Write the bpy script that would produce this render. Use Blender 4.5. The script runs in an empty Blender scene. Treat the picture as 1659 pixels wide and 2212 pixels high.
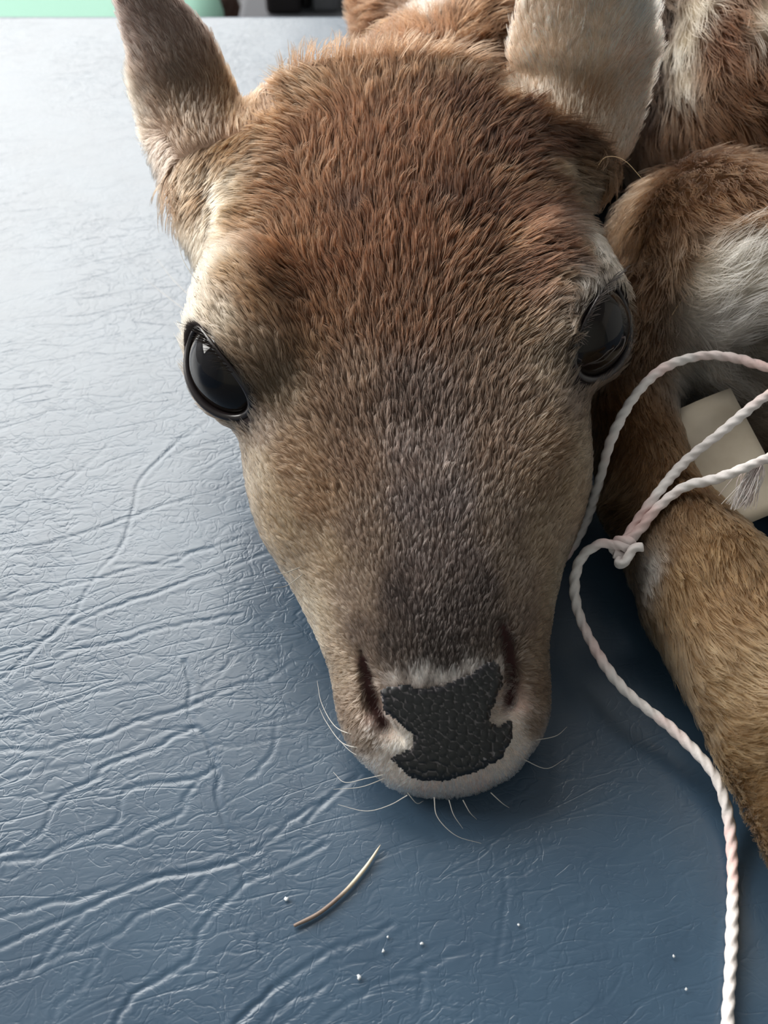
import bpy, math, random
import numpy as np
from mathutils import Vector, Matrix
from mathutils.bvhtree import BVHTree

# ------------------------------------------------------------------ units
# everything is modelled in centimetres on the table top and scaled here
S = 0.01
ZT = 0.80                       # height of the table top above the floor (m)
rng = np.random.default_rng(7)
random.seed(7)
col = bpy.context.scene.collection
scene = bpy.context.scene

# ------------------------------------------------------------------ camera
FPX, CAMH, PITCH = 2200.0, 25.0, math.radians(50)
cam_d = bpy.data.cameras.new('camera')
cam = bpy.data.objects.new('camera', cam_d)
col.objects.link(cam)
cam_d.sensor_fit = 'VERTICAL'
cam_d.sensor_height = 36.0
cam_d.lens = 36.0 * FPX / 2212.0
cam_d.clip_start = 0.01
cam_d.clip_end = 50
cam.location = (0, 0, ZT + CAMH * S)
cam.rotation_euler = (math.radians(90) - PITCH, 0, 0)
cam_d.dof.use_dof = True
cam_d.dof.focus_distance = 0.275
cam_d.dof.aperture_fstop = 18
scene.camera = cam
scene.cycles.max_bounces = 6

# ------------------------------------------------------------------ light
scene.view_settings.view_transform = 'Standard'
scene.view_settings.look = 'None'
scene.view_settings.gamma = 1.0
scene.view_settings.use_curve_mapping = False
scene.view_settings.exposure = 0.0

world = bpy.data.worlds.new('room_light')
scene.world = world
world.use_nodes = True
bg = world.node_tree.nodes['Background']
bg.inputs[0].default_value = (0.92, 0.95, 1.0, 1)
bg.inputs[1].default_value = 0.19


def area(name, loc, target, sx, sy, power, color):
    d = bpy.data.lights.new(name, 'AREA')
    d.shape = 'RECTANGLE'
    d.size, d.size_y = sx, sy
    d.energy = power
    d.color = color
    o = bpy.data.objects.new(name, d)
    col.objects.link(o)
    o.location = loc
    o.rotation_euler = (Vector(target) - Vector(loc)).to_track_quat('-Z', 'Y').to_euler()
    return o


# tall window in the far wall: bright sky above, dimmer grounds below
area('window_upper_sash', (-1.33, 2.58, ZT + 2.63), (-1.33, 0, ZT + 2.63), 2.35, 2.66, 205, (1.0, 0.98, 0.935))
area('window_lower_sash', (-1.33, 2.58, ZT + 0.88), (-1.33, 0, ZT + 0.88), 2.35, 0.84, 36, (1.0, 0.985, 0.95))
# added light at the unseen left wall, raising the light from that side
area('added_side_light', (-2.66, 1.25, ZT + 1.65), (0, 1.25, ZT + 1.65), 1.8, 1.8, 172, (1.0, 0.98, 0.935))


# ------------------------------------------------------------------ helpers
CF = np.array([0, math.cos(PITCH), -math.sin(PITCH)])
CU = np.array([0, math.sin(PITCH), math.cos(PITCH)])
CR = np.array([1.0, 0, 0])
CO = np.array([0, 0, CAMH])


def ray(x, y):
    r = CF * FPX + CR * (x - 829.5) - CU * (y - 1106)
    return r / np.linalg.norm(r)


def at(x, y, z=None, Y=None):
    """table-space point (cm) seen at a pixel, on the height z or the distance Y"""
    r = ray(x, y)
    t = (z - CAMH) / r[2] if z is not None else Y / r[1]
    return CO + r * t


def W(p):
    p = np.asarray(p, float)
    q = p * S
    q[..., 2] += ZT
    return q


def mesh_obj(name, verts, faces, mat=None, parent=None, smooth=True, loc=None):
    """verts in table cm"""
    me = bpy.data.meshes.new(name)
    v = W(np.asarray(verts, float).reshape(-1, 3).copy())
    if loc is not None:
        v = v - np.asarray(loc)
    me.from_pydata(v.tolist(), [], [list(map(int, f)) for f in faces])
    me.update()
    if smooth:
        me.polygons.foreach_set('use_smooth', np.ones(len(me.polygons), bool))
    if mat:
        me.materials.append(mat)
    o = bpy.data.objects.new(name, me)
    col.objects.link(o)
    if parent is not None:
        o.parent = parent
        if loc is None:
            o.matrix_parent_inverse = parent.matrix_basis.inverted()
    if loc is not None:
        o.location = loc
    return o


def tag(o, label=None, cat=None, group=None, kind=None):
    if label: o['label'] = label
    if cat: o['category'] = cat
    if group: o['group'] = group
    if kind: o['kind'] = kind
    return o


def empty(name, loc):
    o = bpy.data.objects.new(name, None)
    col.objects.link(o)
    o.location = loc
    o.empty_display_size = 0.02
    return o


def new_mat(name, base=(0.5, 0.5, 0.5), rough=0.5, spec=0.5, **kw):
    m = bpy.data.materials.new(name)
    m.use_nodes = True
    b = m.node_tree.nodes['Principled BSDF']
    b.inputs['Base Color'].default_value = (*base, 1)
    b.inputs['Roughness'].default_value = rough
    b.inputs['Specular IOR Level'].default_value = spec
    for k, v in kw.items():
        b.inputs[k.replace('_', ' ')].default_value = v
    return m


def nodes(m):
    nt = m.node_tree
    return nt, nt.nodes, nt.links, nt.nodes['Principled BSDF']


def srgb(r, g, b):
    c = np.array([r, g, b], float) / 255
    return tuple(np.where(c <= 0.04045, c / 12.92, ((c + 0.055) / 1.055) ** 2.4))


def box_mb(x0, x1, y0, y1, z0, z1, bev=0.0):
    """bevelled box in cm as verts, faces"""
    import bmesh
    bm = bmesh.new()
    bmesh.ops.create_cube(bm, size=1)
    for v in bm.verts:
        v.co = Vector(((x0 + x1) / 2 + v.co.x * (x1 - x0), (y0 + y1) / 2 + v.co.y * (y1 - y0), (z0 + z1) / 2 + v.co.z * (z1 - z0)))
    if bev:
        bmesh.ops.bevel(bm, geom=list(bm.edges), offset=bev, segments=3, profile=0.5, affect='EDGES')
    bm.verts.index_update()
    v = np.array([list(x.co) for x in bm.verts])
    f = [[x.index for x in fc.verts] for fc in bm.faces]
    bm.free()
    return v, f


def catmull(P, n):
    P = np.asarray(P, float)
    Q = np.vstack([2 * P[0] - P[1], P, 2 * P[-1] - P[-2]])
    out = []
    m = len(P) - 1
    for t in np.linspace(0, m, n):
        i = min(int(t), m - 1)
        u = t - i
        p0, p1, p2, p3 = Q[i], Q[i + 1], Q[i + 2], Q[i + 3]
        out.append(0.5 * (2 * p1 + (p2 - p0) * u + (2 * p0 - 5 * p1 + 4 * p2 - p3) * u * u + (3 * p1 - p0 - 3 * p2 + p3) * u ** 3))
    return np.array(out)


def sweep(P, radii, nseg=10, section=None, twist=0.0, close=True):
    """tube along points P (cm); section(theta)->radius factor, twist in rad per cm"""
    P = np.asarray(P, float)
    n = len(P)
    T = np.gradient(P, axis=0)
    T /= np.linalg.norm(T, axis=1)[:, None] + 1e-9
    N = np.zeros_like(P)
    ref = np.array([0.0, 0, 1]) if abs(T[0][2]) < 0.9 else np.array([1.0, 0, 0])
    v = np.cross(T[0], ref); v /= np.linalg.norm(v); N[0] = v
    for i in range(1, n):
        v = N[i - 1] - T[i] * np.dot(N[i - 1], T[i])
        N[i] = v / (np.linalg.norm(v) + 1e-9)
    B = np.cross(T, N)
    L = np.concatenate([[0], np.cumsum(np.linalg.norm(np.diff(P, axis=0), axis=1))])
    radii = np.broadcast_to(np.asarray(radii, float), (n,))
    th = np.linspace(0, 2 * math.pi, nseg, endpoint=False)
    sf = np.ones(nseg) if section is None else section(th)
    V = []
    for i in range(n):
        a = th + twist * L[i]
        V.append(P[i] + (N[i] * np.cos(a)[:, None] + B[i] * np.sin(a)[:, None]) * (radii[i] * sf)[:, None])
    V = np.vstack(V)
    Fc = []
    for i in range(n - 1):
        for j in range(nseg):
            k = (j + 1) % nseg
            Fc.append((i * nseg + j, i * nseg + k, (i + 1) * nseg + k, (i + 1) * nseg + j))
    if close:
        Fc.append(tuple(range(nseg))[::-1])
        Fc.append(tuple((n - 1) * nseg + j for j in range(nseg)))
    return V, Fc


def join(parts):
    V, Fc, o = [], [], 0
    for v, f in parts:
        V.append(np.asarray(v)); Fc += [tuple(i + o for i in q) for q in f]; o += len(v)
    return np.vstack(V), Fc


def poly_dist(p, poly):
    """distance of 2-D points p (n,2) to polyline, and the param side"""
    d = np.full(len(p), 1e9)
    for a, b in zip(poly[:-1], poly[1:]):
        ab = b - a
        t = np.clip(((p - a) @ ab) / (ab @ ab + 1e-12), 0, 1)
        d = np.minimum(d, np.linalg.norm(p - a - t[:, None] * ab, axis=1))
    return d


def inside_poly(p, poly):
    x, y = p[:, 0], p[:, 1]
    r = np.zeros(len(p), bool)
    n = len(poly)
    for i in range(n):
        x1, y1 = poly[i]; x2, y2 = poly[(i + 1) % n]
        c = ((y1 > y) != (y2 > y)) & (x < (x2 - x1) * (y - y1) / (y2 - y1 + 1e-12) + x1)
        r ^= c
    return r


# ================================================================== TABLE
def noise2(p, seed, scale):
    """smooth value noise, 2-D or 3-D points -> 0..1"""
    q = np.asarray(p, float) * scale
    i = np.floor(q).astype(np.int64)
    f = q - i
    f = f * f * (3 - 2 * f)
    d = q.shape[1]
    out = np.zeros(len(q))
    for corner in range(2 ** d):
        w = np.ones(len(q)); h = np.full(len(q), seed * 7919, np.int64)
        for k in range(d):
            b = (corner >> k) & 1
            w *= f[:, k] if b else 1 - f[:, k]
            h = (h * 31 + (i[:, k] + b) * (73856093, 19349663, 83492791)[k]) & 0x7fffffff
        h = ((h ^ (h >> 13)) * 1274126177) & 0x7fffffff
        h = h ^ (h >> 16)
        out += w * ((h & 0xffff) / 65535.0)
    return out


vinyl = new_mat('slate_blue_vinyl', srgb(80, 108, 134), 0.33, 0.65)
nt, N, Lk, B = nodes(vinyl)
tc = N.new('ShaderNodeTexCoord')
mp = N.new('ShaderNodeMapping'); mp.inputs['Scale'].default_value = (100, 100, 100); mp.inputs['Rotation'].default_value = (0, 0, math.radians(-14))
Lk.new(tc.outputs['Object'], mp.inputs['Vector'])
mpa = N.new('ShaderNodeMapping'); mpa.inputs['Scale'].default_value = (0.42, 1.25, 1)
Lk.new(mp.outputs['Vector'], mpa.inputs['Vector'])


def ridge(vec, scale, detail, lo, hi, dist=0.6):
    n = N.new('ShaderNodeTexNoise'); n.inputs['Scale'].default_value = scale; n.inputs['Detail'].default_value = detail
    n.inputs['Distortion'].default_value = dist
    Lk.new(vec, n.inputs['Vector'])
    a = N.new('ShaderNodeMath'); a.operation = 'SUBTRACT'; a.inputs[1].default_value = 0.5
    Lk.new(n.outputs[0], a.inputs[0])
    b = N.new('ShaderNodeMath'); b.operation = 'ABSOLUTE'; Lk.new(a.outputs[0], b.inputs[0])
    m = N.new('ShaderNodeMapRange'); m.interpolation_type = 'SMOOTHSTEP'
    m.inputs['From Min'].default_value = lo; m.inputs['From Max'].default_value = hi
    Lk.new(b.outputs[0], m.inputs['Value'])
    return m.outputs[0]


def mul(a, k):
    m = N.new('ShaderNodeMath'); m.operation = 'MULTIPLY'
    Lk.new(a, m.inputs[0])
    if isinstance(k, float): m.inputs[1].default_value = k
    else: Lk.new(k, m.inputs[1])
    return m.outputs[0]


def plus(a, b):
    m = N.new('ShaderNodeMath'); m.operation = 'ADD'
    Lk.new(a, m.inputs[0]); Lk.new(b, m.inputs[1])
    return m.outputs[0]


wr1 = ridge(mpa.outputs['Vector'], 0.85, 2.0, 0.0, 0.045)      # long directional wrinkles
wr2 = ridge(mp.outputs['Vector'], 1.7, 2.5, 0.0, 0.06, 0.9)    # maze of fine wrinkles
wr3 = ridge(mpa.outputs['Vector'], 3.2, 2.0, 0.0, 0.08)
grain = N.new('ShaderNodeTexNoise'); grain.inputs['Scale'].default_value = 9.0; grain.inputs['Detail'].default_value = 3.0
Lk.new(mp.outputs['Vector'], grain.inputs['Vector'])
# the right part of the sheet is smoother than the worn left part
wear = N.new('ShaderNodeTexNoise'); wear.inputs['Scale'].default_value = 0.11; wear.inputs['Detail'].default_value = 2.0
Lk.new(mp.outputs['Vector'], wear.inputs['Vector'])
wm = N.new('ShaderNodeMapRange'); wm.inputs['From Min'].default_value = 0.35; wm.inputs['From Max'].default_value = 0.6
wm.inputs['To Min'].default_value = 0.35; wm.inputs['To Max'].default_value = 1.0
Lk.new(wear.outputs[0], wm.inputs['Value'])
hsum = plus(plus(mul(wr1, 0.55), mul(wr2, 0.42)), plus(mul(wr3, 0.16), mul(grain.outputs[0], 0.16)))
bump = N.new('ShaderNodeBump'); bump.inputs['Strength'].default_value = 0.55; bump.inputs['Distance'].default_value = 0.00022
sxyz = N.new('ShaderNodeSeparateXYZ'); Lk.new(tc.outputs['Object'], sxyz.inputs[0])
wx = N.new('ShaderNodeMapRange'); wx.inputs['From Min'].default_value = -0.03; wx.inputs['From Max'].default_value = 0.05
wx.inputs['To Min'].default_value = 1.0; wx.inputs['To Max'].default_value = 0.55
Lk.new(sxyz.outputs[0], wx.inputs['Value'])
Lk.new(mul(mul(hsum, wm.outputs[0]), wx.outputs[0]), bump.inputs['Height'])
Lk.new(bump.outputs[0], B.inputs['Normal'])
# slight colour mottling
mot = N.new('ShaderNodeTexNoise'); mot.inputs['Scale'].default_value = 0.5; mot.inputs['Detail'].default_value = 4.0
Lk.new(mp.outputs['Vector'], mot.inputs['Vector'])
rmp = N.new('ShaderNodeValToRGB')
rmp.color_ramp.elements[0].position = 0.3; rmp.color_ramp.elements[0].color = (*srgb(46, 66, 85), 1)
rmp.color_ramp.elements[1].position = 0.7; rmp.color_ramp.elements[1].color = (*srgb(53, 74, 93), 1)
Lk.new(mot.outputs[0], rmp.inputs[0]); Lk.new(rmp.outputs[0], B.inputs['Base Color'])

C7 = lambda L: [(x / 1.989, 1100 + y / 1.989) for x, y in L]
C8 = lambda L: [(400 + x / 2.074, 1600 + y / 2.074) for x, y in L]
CREASE = [
    ([(450, 910), (370, 965), (300, 1040), (287, 1100), (261, 1175), (201, 1250), (156, 1326), (103, 1376), (40, 1432), (0, 1467)], 1.0),
    ([(598, 1185), (488, 1226), (412, 1251), (342, 1278), (241, 1311), (166, 1341), (90, 1381), (0, 1407)], 1.0),
    (C7([(1030, 450), (800, 490), (640, 520), (520, 570), (330, 600), (240, 635)]), .8),
    (C7([(1020, 160), (840, 180), (740, 230), (600, 235), (500, 235)]), .6),
    (C7([(850, 830), (720, 875), (560, 920), (430, 980), (300, 995), (190, 1030), (0, 1030)]), .9),
    (C7([(835, 940), (750, 970), (680, 1020), (560, 1060), (440, 1110), (420, 1150), (320, 1200), (225, 1270), (190, 1370), (100, 1440), (0, 1480)]), 1.1),
    (C7([(790, 650), (820, 760), (810, 830), (840, 940), (870, 960), (910, 1050), (935, 1130), (930, 1220), (955, 1320), (1000, 1440), (1020, 1510), (1045, 1600), (960, 1690), (860, 1800), (830, 1920), (740, 1980), (580, 2080), (490, 2212), (430, 2330)]), 1.2),
    (C7([(930, 1110), (850, 1150), (750, 1170), (540, 1200), (520, 1300), (480, 1360), (330, 1420), (150, 1500), (0, 1510)]), .8),
    (C7([(1392, 1250), (1250, 1340), (1150, 1430), (1020, 1500), (900, 1540), (700, 1580), (550, 1630), (350, 1730), (180, 1800), (0, 1880)]), 1.1),
    (C7([(1392, 1440), (1250, 1520), (1130, 1570), (1045, 1600)]), .9),
    (C7([(1000, 1520), (780, 1560), (560, 1600), (400, 1650), (200, 1700), (0, 1750)]), .8),
    (C7([(880, 1580), (800, 1660), (600, 1740), (500, 1830), (300, 1900), (130, 1970), (0, 2030)]), 1.0),
    (C7([(470, 1860), (390, 1960), (350, 2050), (260, 2110), (220, 2212)]), .9),
    (C7([(350, 1740), (230, 1860), (170, 1950), (130, 2000)]), .7),
    (C7([(1392, 1920), (1290, 1990), (1180, 2060), (1120, 2110), (1010, 2212)]), 1.0),
    (C7([(1110, 1840), (1150, 1980), (1170, 2060), (1190, 2120)]), .9),
    (C7([(1392, 2050), (1230, 2120), (1120, 2212)]), .9),
    (C7([(850, 1170), (790, 1250), (780, 1300), (640, 1370), (500, 1440)]), .7),
    (C7([(1190, 880), (1170, 1040), (1070, 1150)]), .5),
    (C7([(1000, 630), (950, 700), (870, 760)]), .6),
    (C7([(1392, 640), (1250, 660), (1160, 720), (1000, 760), (850, 830)]), .6),
    (C8([(780, 150), (650, 250), (540, 370)]), .8),
    (C8([(1270, 930), (1100, 1000), (1050, 1030), (880, 1080), (750, 1160), (600, 1269)]), .8),
    (C8([(930, 820), (800, 890), (650, 930), (520, 1020), (400, 1100), (300, 1200), (220, 1269)]), 1.0),
    (C8([(1430, 590), (1440, 700), (1410, 900), (1400, 1000)]), .5),
    (C8([(1060, 1030), (1070, 1100), (1050, 1180)]), .6),
    ([(0, 1190), (150, 1160), (290, 1110), (420, 1075)], .6),
    ([(0, 1300), (130, 1270), (300, 1225), (420, 1190), (560, 1150)], .6),
    ([(90, 1090), (180, 1010), (240, 950)], .5),
    ([(0, 1560), (120, 1525), (230, 1490), (330, 1475)], .6),
    ([(0, 1690), (100, 1660), (220, 1640), (350, 1580), (430, 1570)], .6),
]


def jitter(P, seed):
    """smooth curve through P with the small kinks of cracked vinyl"""
    Q = catmull(P, max(12, len(P) * 9))
    r = np.random.default_rng(seed)
    n = r.normal(0, 1, Q.shape)
    n = (n + np.roll(n, 1, 0) + np.roll(n, -1, 0)) / 3
    n[0] = n[-1] = 0
    return Q + n * 0.035


XS = np.unique(np.concatenate([np.linspace(-62, -17, 46), np.arange(-17, 11.01, 0.06), np.linspace(11, 62, 52)]).round(4))
YS = np.unique(np.concatenate([np.linspace(-16, 5, 22), np.arange(5, 24, 0.06), np.arange(24, 40, 0.15), np.linspace(40, 55.85, 50), 55.85 + 0.75 * np.sin(np.linspace(0, math.pi / 2, 8))]).round(4))
GX, GY = np.meshgrid(XS, YS, indexing='xy')
gp = np.stack([GX.ravel(), GY.ravel()], 1)
gz = (noise2(gp, 3, 0.22) - 0.5) * 0.05 + (noise2(gp, 4, 0.6) - 0.5) * 0.02
for k, (pl, amp) in enumerate(CREASE):
    Pw = np.array([at(x, y, z=0.0)[:2] for x, y in pl])
    Pw = jitter(Pw, 100 + k)
    m = np.where((gp[:, 0] > Pw[:, 0].min() - .6) & (gp[:, 0] < Pw[:, 0].max() + .6) & (gp[:, 1] > Pw[:, 1].min() - .6) & (gp[:, 1] < Pw[:, 1].max() + .6))[0]
    d = poly_dist(gp[m], Pw)
    env = 0.55 + 0.9 * noise2(gp[m], 50 + k, 0.8)
    gz[m] += amp * env * (-0.014 * np.exp(-(d / 0.055) ** 2) + 0.004 * np.exp(-((d - 0.13) / 0.07) ** 2))
gz -= 0.03
over = np.clip(gp[:, 1] - 55.85, 0, 0.75)
gz -= 0.75 - np.sqrt(np.maximum(0.75 ** 2 - over ** 2, 0))
nX, nY = len(XS), len(YS)
tv = np.column_stack([gp, gz])
ii = (np.arange(nY - 1)[:, None] * nX + np.arange(nX - 1)[None, :]).ravel()
tf = np.stack([ii, ii + 1, ii + 1 + nX, ii + nX], 1)
# skirt down and under
bord = np.concatenate([np.arange(nX), np.arange(1, nY) * nX + nX - 1, (nY - 1) * nX + np.arange(nX - 2, -1, -1), np.arange(nY - 2, 0, -1) * nX])
sk = tv[bord].copy(); sk[:, 2] = -6.0
base = len(tv)
tv = np.vstack([tv, sk])
nb = len(bord)
skf = [(bord[(i + 1) % nb], bord[i], base + i, base + (i + 1) % nb) for i in range(nb)]
table = tag(empty('examination_table', (0, 0.2, 0)), 'padded examination table with creased slate-blue vinyl top under the fawn', 'table')
tf = [tuple(f) for f in tf] + skf + [tuple(range(base + nb - 1, base - 1, -1))]
mesh_obj('padded_top', tv, tf, vinyl, table)
metal = new_mat('painted_steel', (0.45, 0.46, 0.47), 0.4, 0.5)
for x in (-52, 52):
    for y in (-10, 48):
        v, f = box_mb(x - 2.5, x + 2.5, y - 2.5, y + 2.5, -80, -9, 0.5)
        mesh_obj('leg', v, f, metal, table, smooth=False)
v, f = box_mb(-58, 58, -13.5, 52.5, -9.2, -6.0, 0.4)
mesh_obj('frame', v, f, metal, table, smooth=False)

# ================================================================== ROOM BEYOND
floor_m = new_mat('grey_lino', (0.22, 0.225, 0.24), 0.5, 0.4)
nt, N, Lk, B = nodes(floor_m)
fn = N.new('ShaderNodeTexNoise'); fn.inputs['Scale'].default_value = 3; fn.inputs['Detail'].default_value = 6
fr = N.new('ShaderNodeValToRGB')
fr.color_ramp.elements[0].color = (.17, .175, .19, 1); fr.color_ramp.elements[1].color = (.27, .275, .29, 1)
Lk.new(fn.outputs[0], fr.inputs[0]); Lk.new(fr.outputs[0], B.inputs['Base Color'])
v, f = box_mb(-278, 408, -250, 268, -84, -80)
tag(mesh_obj('floor', v, f, floor_m, smooth=False), kind='structure')
wall_m = new_mat('off_white_paint', (0.6, 0.595, 0.58), 0.7, 0.3)
wall_dk = new_mat('grey_green_paint', (0.27, 0.29, 0.28), 0.7, 0.3)
for nm, bx in (('wall_left', (-278, -270, -250, 268, -80, 420)), ('wall_right', (400, 408, -250, 268, -80, 420)), ('wall_back', (-270, 400, 260, 268, -80, 420)), ('wall_front', (-278, 408, -258, -250, -80, 420))):
    v, f = box_mb(*bx)
    tag(mesh_obj(nm, v, f, wall_dk if nm == 'wall_front' else wall_m, smooth=False), kind='structure')
frame_m = new_mat('white_window_frame', (0.7, 0.7, 0.7), 0.4, 0.4)
win = tag(empty('window_1', W((-133, 259, 180))), kind='structure')
added_win = tag(empty('added_side_window', W((-269, 125, 165))), kind='structure')  # made-up frame around the added side light
for nm, bx, w_ in (('frame_rail', (-258, -8, 254, 260, 396.5, 404), win), ('window_sill', (-258, -8, 250, 260, 37, 45), win), ('frame_stile', (-258, -251, 254, 260, 45, 396), win), ('frame_stile', (-15, -8, 254, 260, 45, 396), win),
                   ('frame_rail', (-270, -264, 28, 222, 255.5, 263), added_win), ('window_sill', (-270, -260, 28, 222, 67, 74.5), added_win), ('frame_stile', (-270, -264, 28, 34.5, 74, 256), added_win), ('frame_stile', (-270, -264, 215.5, 222, 74, 256), added_win)):
    v, f = box_mb(*bx, 0.6)
    mesh_obj(nm, v, f, frame_m, w_, smooth=False)

# round mint-green stool behind the table
mint = new_mat('mint_green_vinyl', srgb(130, 170, 155), 0.7, 0.15)
ts = -9.0
rim = at(465, 36, z=ts)
R_s = 21.0
sc_ = np.array([rim[0] - R_s * 0.995, rim[1] + 2.0, 0])
stool = tag(empty('stool', W((sc_[0], sc_[1], -80))), 'round stool with mint-green padded seat behind the table edge', 'stool')
prof = [(0.0, ts), (R_s * .6, ts), (R_s - 2.2, ts - .15), (R_s - .8, ts - .8), (R_s, ts - 2.2), (R_s, ts - 5), (R_s - .8, ts - 6.2), (0.0, ts - 6.2)]


def lathe(prof, c, n=64):
    V, Fc = [], []
    for r, z in prof:
        for j in range(n):
            a = 2 * math.pi * j / n
            V.append((c[0] + max(r, .001) * math.cos(a), c[1] + max(r, .001) * math.sin(a), z))
    for i in range(len(prof) - 1):
        for j in range(n):
            k = (j + 1) % n
            Fc.append((i * n + k, i * n + j, (i + 1) * n + j, (i + 1) * n + k))
    return np.array(V), Fc


v, f = lathe(prof, sc_)
mesh_obj('padded_seat', v, f, mint, stool)
for k in range(4):
    a = math.pi / 4 + k * math.pi / 2
    p0 = np.array([sc_[0] + 12 * math.cos(a), sc_[1] + 12 * math.sin(a), ts - 6])
    p1 = np.array([sc_[0] + 17 * math.cos(a), sc_[1] + 17 * math.sin(a), -79.9])
    v, f = sweep(np.linspace(p0, p1, 4), 1.3, 12)
    mesh_obj('leg', v, f, metal, stool)

# grey storage cart with dark bins beyond the table
cartm = new_mat('grey_cart_plastic', srgb(82, 83, 88), 0.7, 0.2)
dark = new_mat('dark_rubber', srgb(44, 40, 42), 0.8, 0.2)
cart = tag(empty('storage_cart', W((12, 112, -80))), 'grey storage cart holding dark bins beyond the table edge', 'cart')
v, f = box_mb(-14, 44, 96, 134, -22, -19, 0.6)
mesh_obj('shelf_top', v, f, cartm, cart, smooth=False)
v, f = box_mb(-14, 44, 96, 134, -72, -69, 0.6)
mesh_obj('shelf_bottom', v, f, cartm, cart, smooth=False)
for x in (-12, 42):
    for y in (98, 132):
        v, f = box_mb(x - 1.2, x + 1.2, y - 1.2, y + 1.2, -80, -22, 0.3)
        mesh_obj('post', v, f, cartm, cart, smooth=False)


def bin_box(name, px0, px1, py, depth, h, mat, label, cat):
    a = at(px0, py, z=-19); b = at(px1, py, z=-19)
    v, f = box_mb(a[0], b[0], a[1], a[1] + depth, -19, -19 + h, 0.4)
    o = mesh_obj(name, v, f, mat, None, smooth=False)
    tag(o, label, cat)
    return o


bin_box('storage_bin', 575, 650, 32, 9, 3.5, dark, 'small dark bin standing on the grey cart', 'bin')
bin_box('storage_bin', 655, 670, 20, 7, 7, dark, 'narrow dark upright box beside the small bin on the cart', 'box')
lightm = new_mat('pale_grey_plastic', srgb(98, 98, 103), 0.7, 0.2)
bin_box('storage_bin', 676, 730, 28, 8, 5, lightm, 'pale grey box at the right of the cart top', 'box')

# dark brown branch leaning behind the stool
bark = new_mat('dark_brown_bark', srgb(72, 48, 38), 0.8, 0.2)
nt, N, Lk, B = nodes(bark)
bn = N.new('ShaderNodeTexNoise'); bn.inputs['Scale'].default_value = 120; bn.inputs['Detail'].default_value = 5
bb = N.new('ShaderNodeBump'); bb.inputs['Strength'].default_value = 0.8; bb.inputs['Distance'].default_value = 0.003
Lk.new(bn.outputs[0], bb.inputs['Height']); Lk.new(bb.outputs[0], B.inputs['Normal'])
Pb = catmull([(-17, 137, -79.8), (-18, 138, -58), at(500, 38, z=-37), at(448, 12, z=-31), at(405, -10, z=-27), at(365, -38, z=-22)], 60)
v, f = sweep(Pb, np.interp(np.linspace(0, 1, 60), [0, .4, 1], [2.4, 1.9, 0.8]) * (1 + 0.12 * np.sin(np.arange(60) * 1.7)), 12)
tag(mesh_obj('branch', v, f, bark), 'dark brown branch standing behind the mint-green stool', 'branch')

# ================================================================== FAWN BODY
# head frame: a runs back from the nose tip, u to the animal's left (image right), z up
HO = np.array([1.78, 11.15, 0.0])
YAW, ROLL = math.radians(5.0), math.radians(2.0)
HB = np.array([-math.sin(YAW), math.cos(YAW), 0])
HL = np.array([math.cos(YAW), math.sin(YAW), 0])


def H2T(u, a, z):
    """head frame to table cm"""
    u, a, z = np.broadcast_arrays(*[np.asarray(q, float) for q in (u, a, z)])
    zr = z - 0.0
    uu = u * math.cos(ROLL) - zr * math.sin(ROLL) * 0.5
    zz = z + u * math.sin(ROLL)
    return HO + uu[..., None] * HL + a[..., None] * HB + zz[..., None] * np.array([0, 0, 1.0])


def T2H(p):
    d = p - HO
    uu = d @ HL; a = d @ HB; zz = d[..., 2]
    s, c = math.sin(ROLL), math.cos(ROLL)
    # uu = c u - .5 s z ; zz = z + s u
    u = (uu + 0.5 * s * zz) / (c + 0.5 * s * s)
    z = zz - s * u
    return u, a, z


GH = 0.12
G0 = np.array([-13.0, 2.5, -0.3]); G1 = np.array([24.0, 52.0, 16.5])
NG = np.ceil((G1 - G0) / GH).astype(int)
FIELD = np.full(NG, 9.0, np.float32)


def sub_grid(lo, hi):
    i0 = np.clip(np.floor((np.asarray(lo) - G0) / GH).astype(int), 0, NG - 1)
    i1 = np.clip(np.ceil((np.asarray(hi) - G0) / GH).astype(int) + 1, 1, NG)
    sl = tuple(slice(a, b) for a, b in zip(i0, i1))
    ax = [(G0[k] + GH * np.arange(i0[k], i1[k])).astype(np.float32) for k in range(3)]
    X, Y, Z = np.meshgrid(*ax, indexing='ij', sparse=True)
    return sl, X, Y, Z


def smin(a, b, k):
    if k <= 0:
        return np.minimum(a, b)
    h = np.clip(0.5 + 0.5 * (b - a) / k, 0, 1)
    return b * (1 - h) + a * h - k * h * (1 - h)


def add(sl, d, k=0.4, cut=False):
    cur = FIELD[sl]
    if cut:
        FIELD[sl] = -smin(-cur, d, k)
    else:
        FIELD[sl] = smin(cur, d, k)


def normalise(f):
    g = np.gradient(f, GH)
    n = np.sqrt(g[0] ** 2 + g[1] ** 2 + g[2] ** 2)
    return f / np.maximum(n, 0.25)


def ell(c, r, axes=None, k=0.4, cut=False, pad=1.2):
    c = np.asarray(c, float); r = np.asarray(r, float)
    R = np.eye(3) if axes is None else np.asarray(axes, float)
    R = R / np.linalg.norm(R, axis=1)[:, None]
    ext = np.sqrt(((R * r[:, None]) ** 2).sum(0)) + pad
    sl, X, Y, Z = sub_grid(c - ext, c + ext)
    dx, dy, dz = X - c[0], Y - c[1], Z - c[2]
    q0 = q1 = 0
    for i in range(3):
        t = (R[i, 0] * dx + R[i, 1] * dy + R[i, 2] * dz)
        q0 = q0 + (t / r[i]) ** 2
        q1 = q1 + (t / r[i] ** 2) ** 2
    k0 = np.sqrt(q0); k1 = np.sqrt(q1) + 1e-6
    add(sl, (k0 * (k0 - 1) / k1).astype(np.float32), k, cut)


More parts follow.
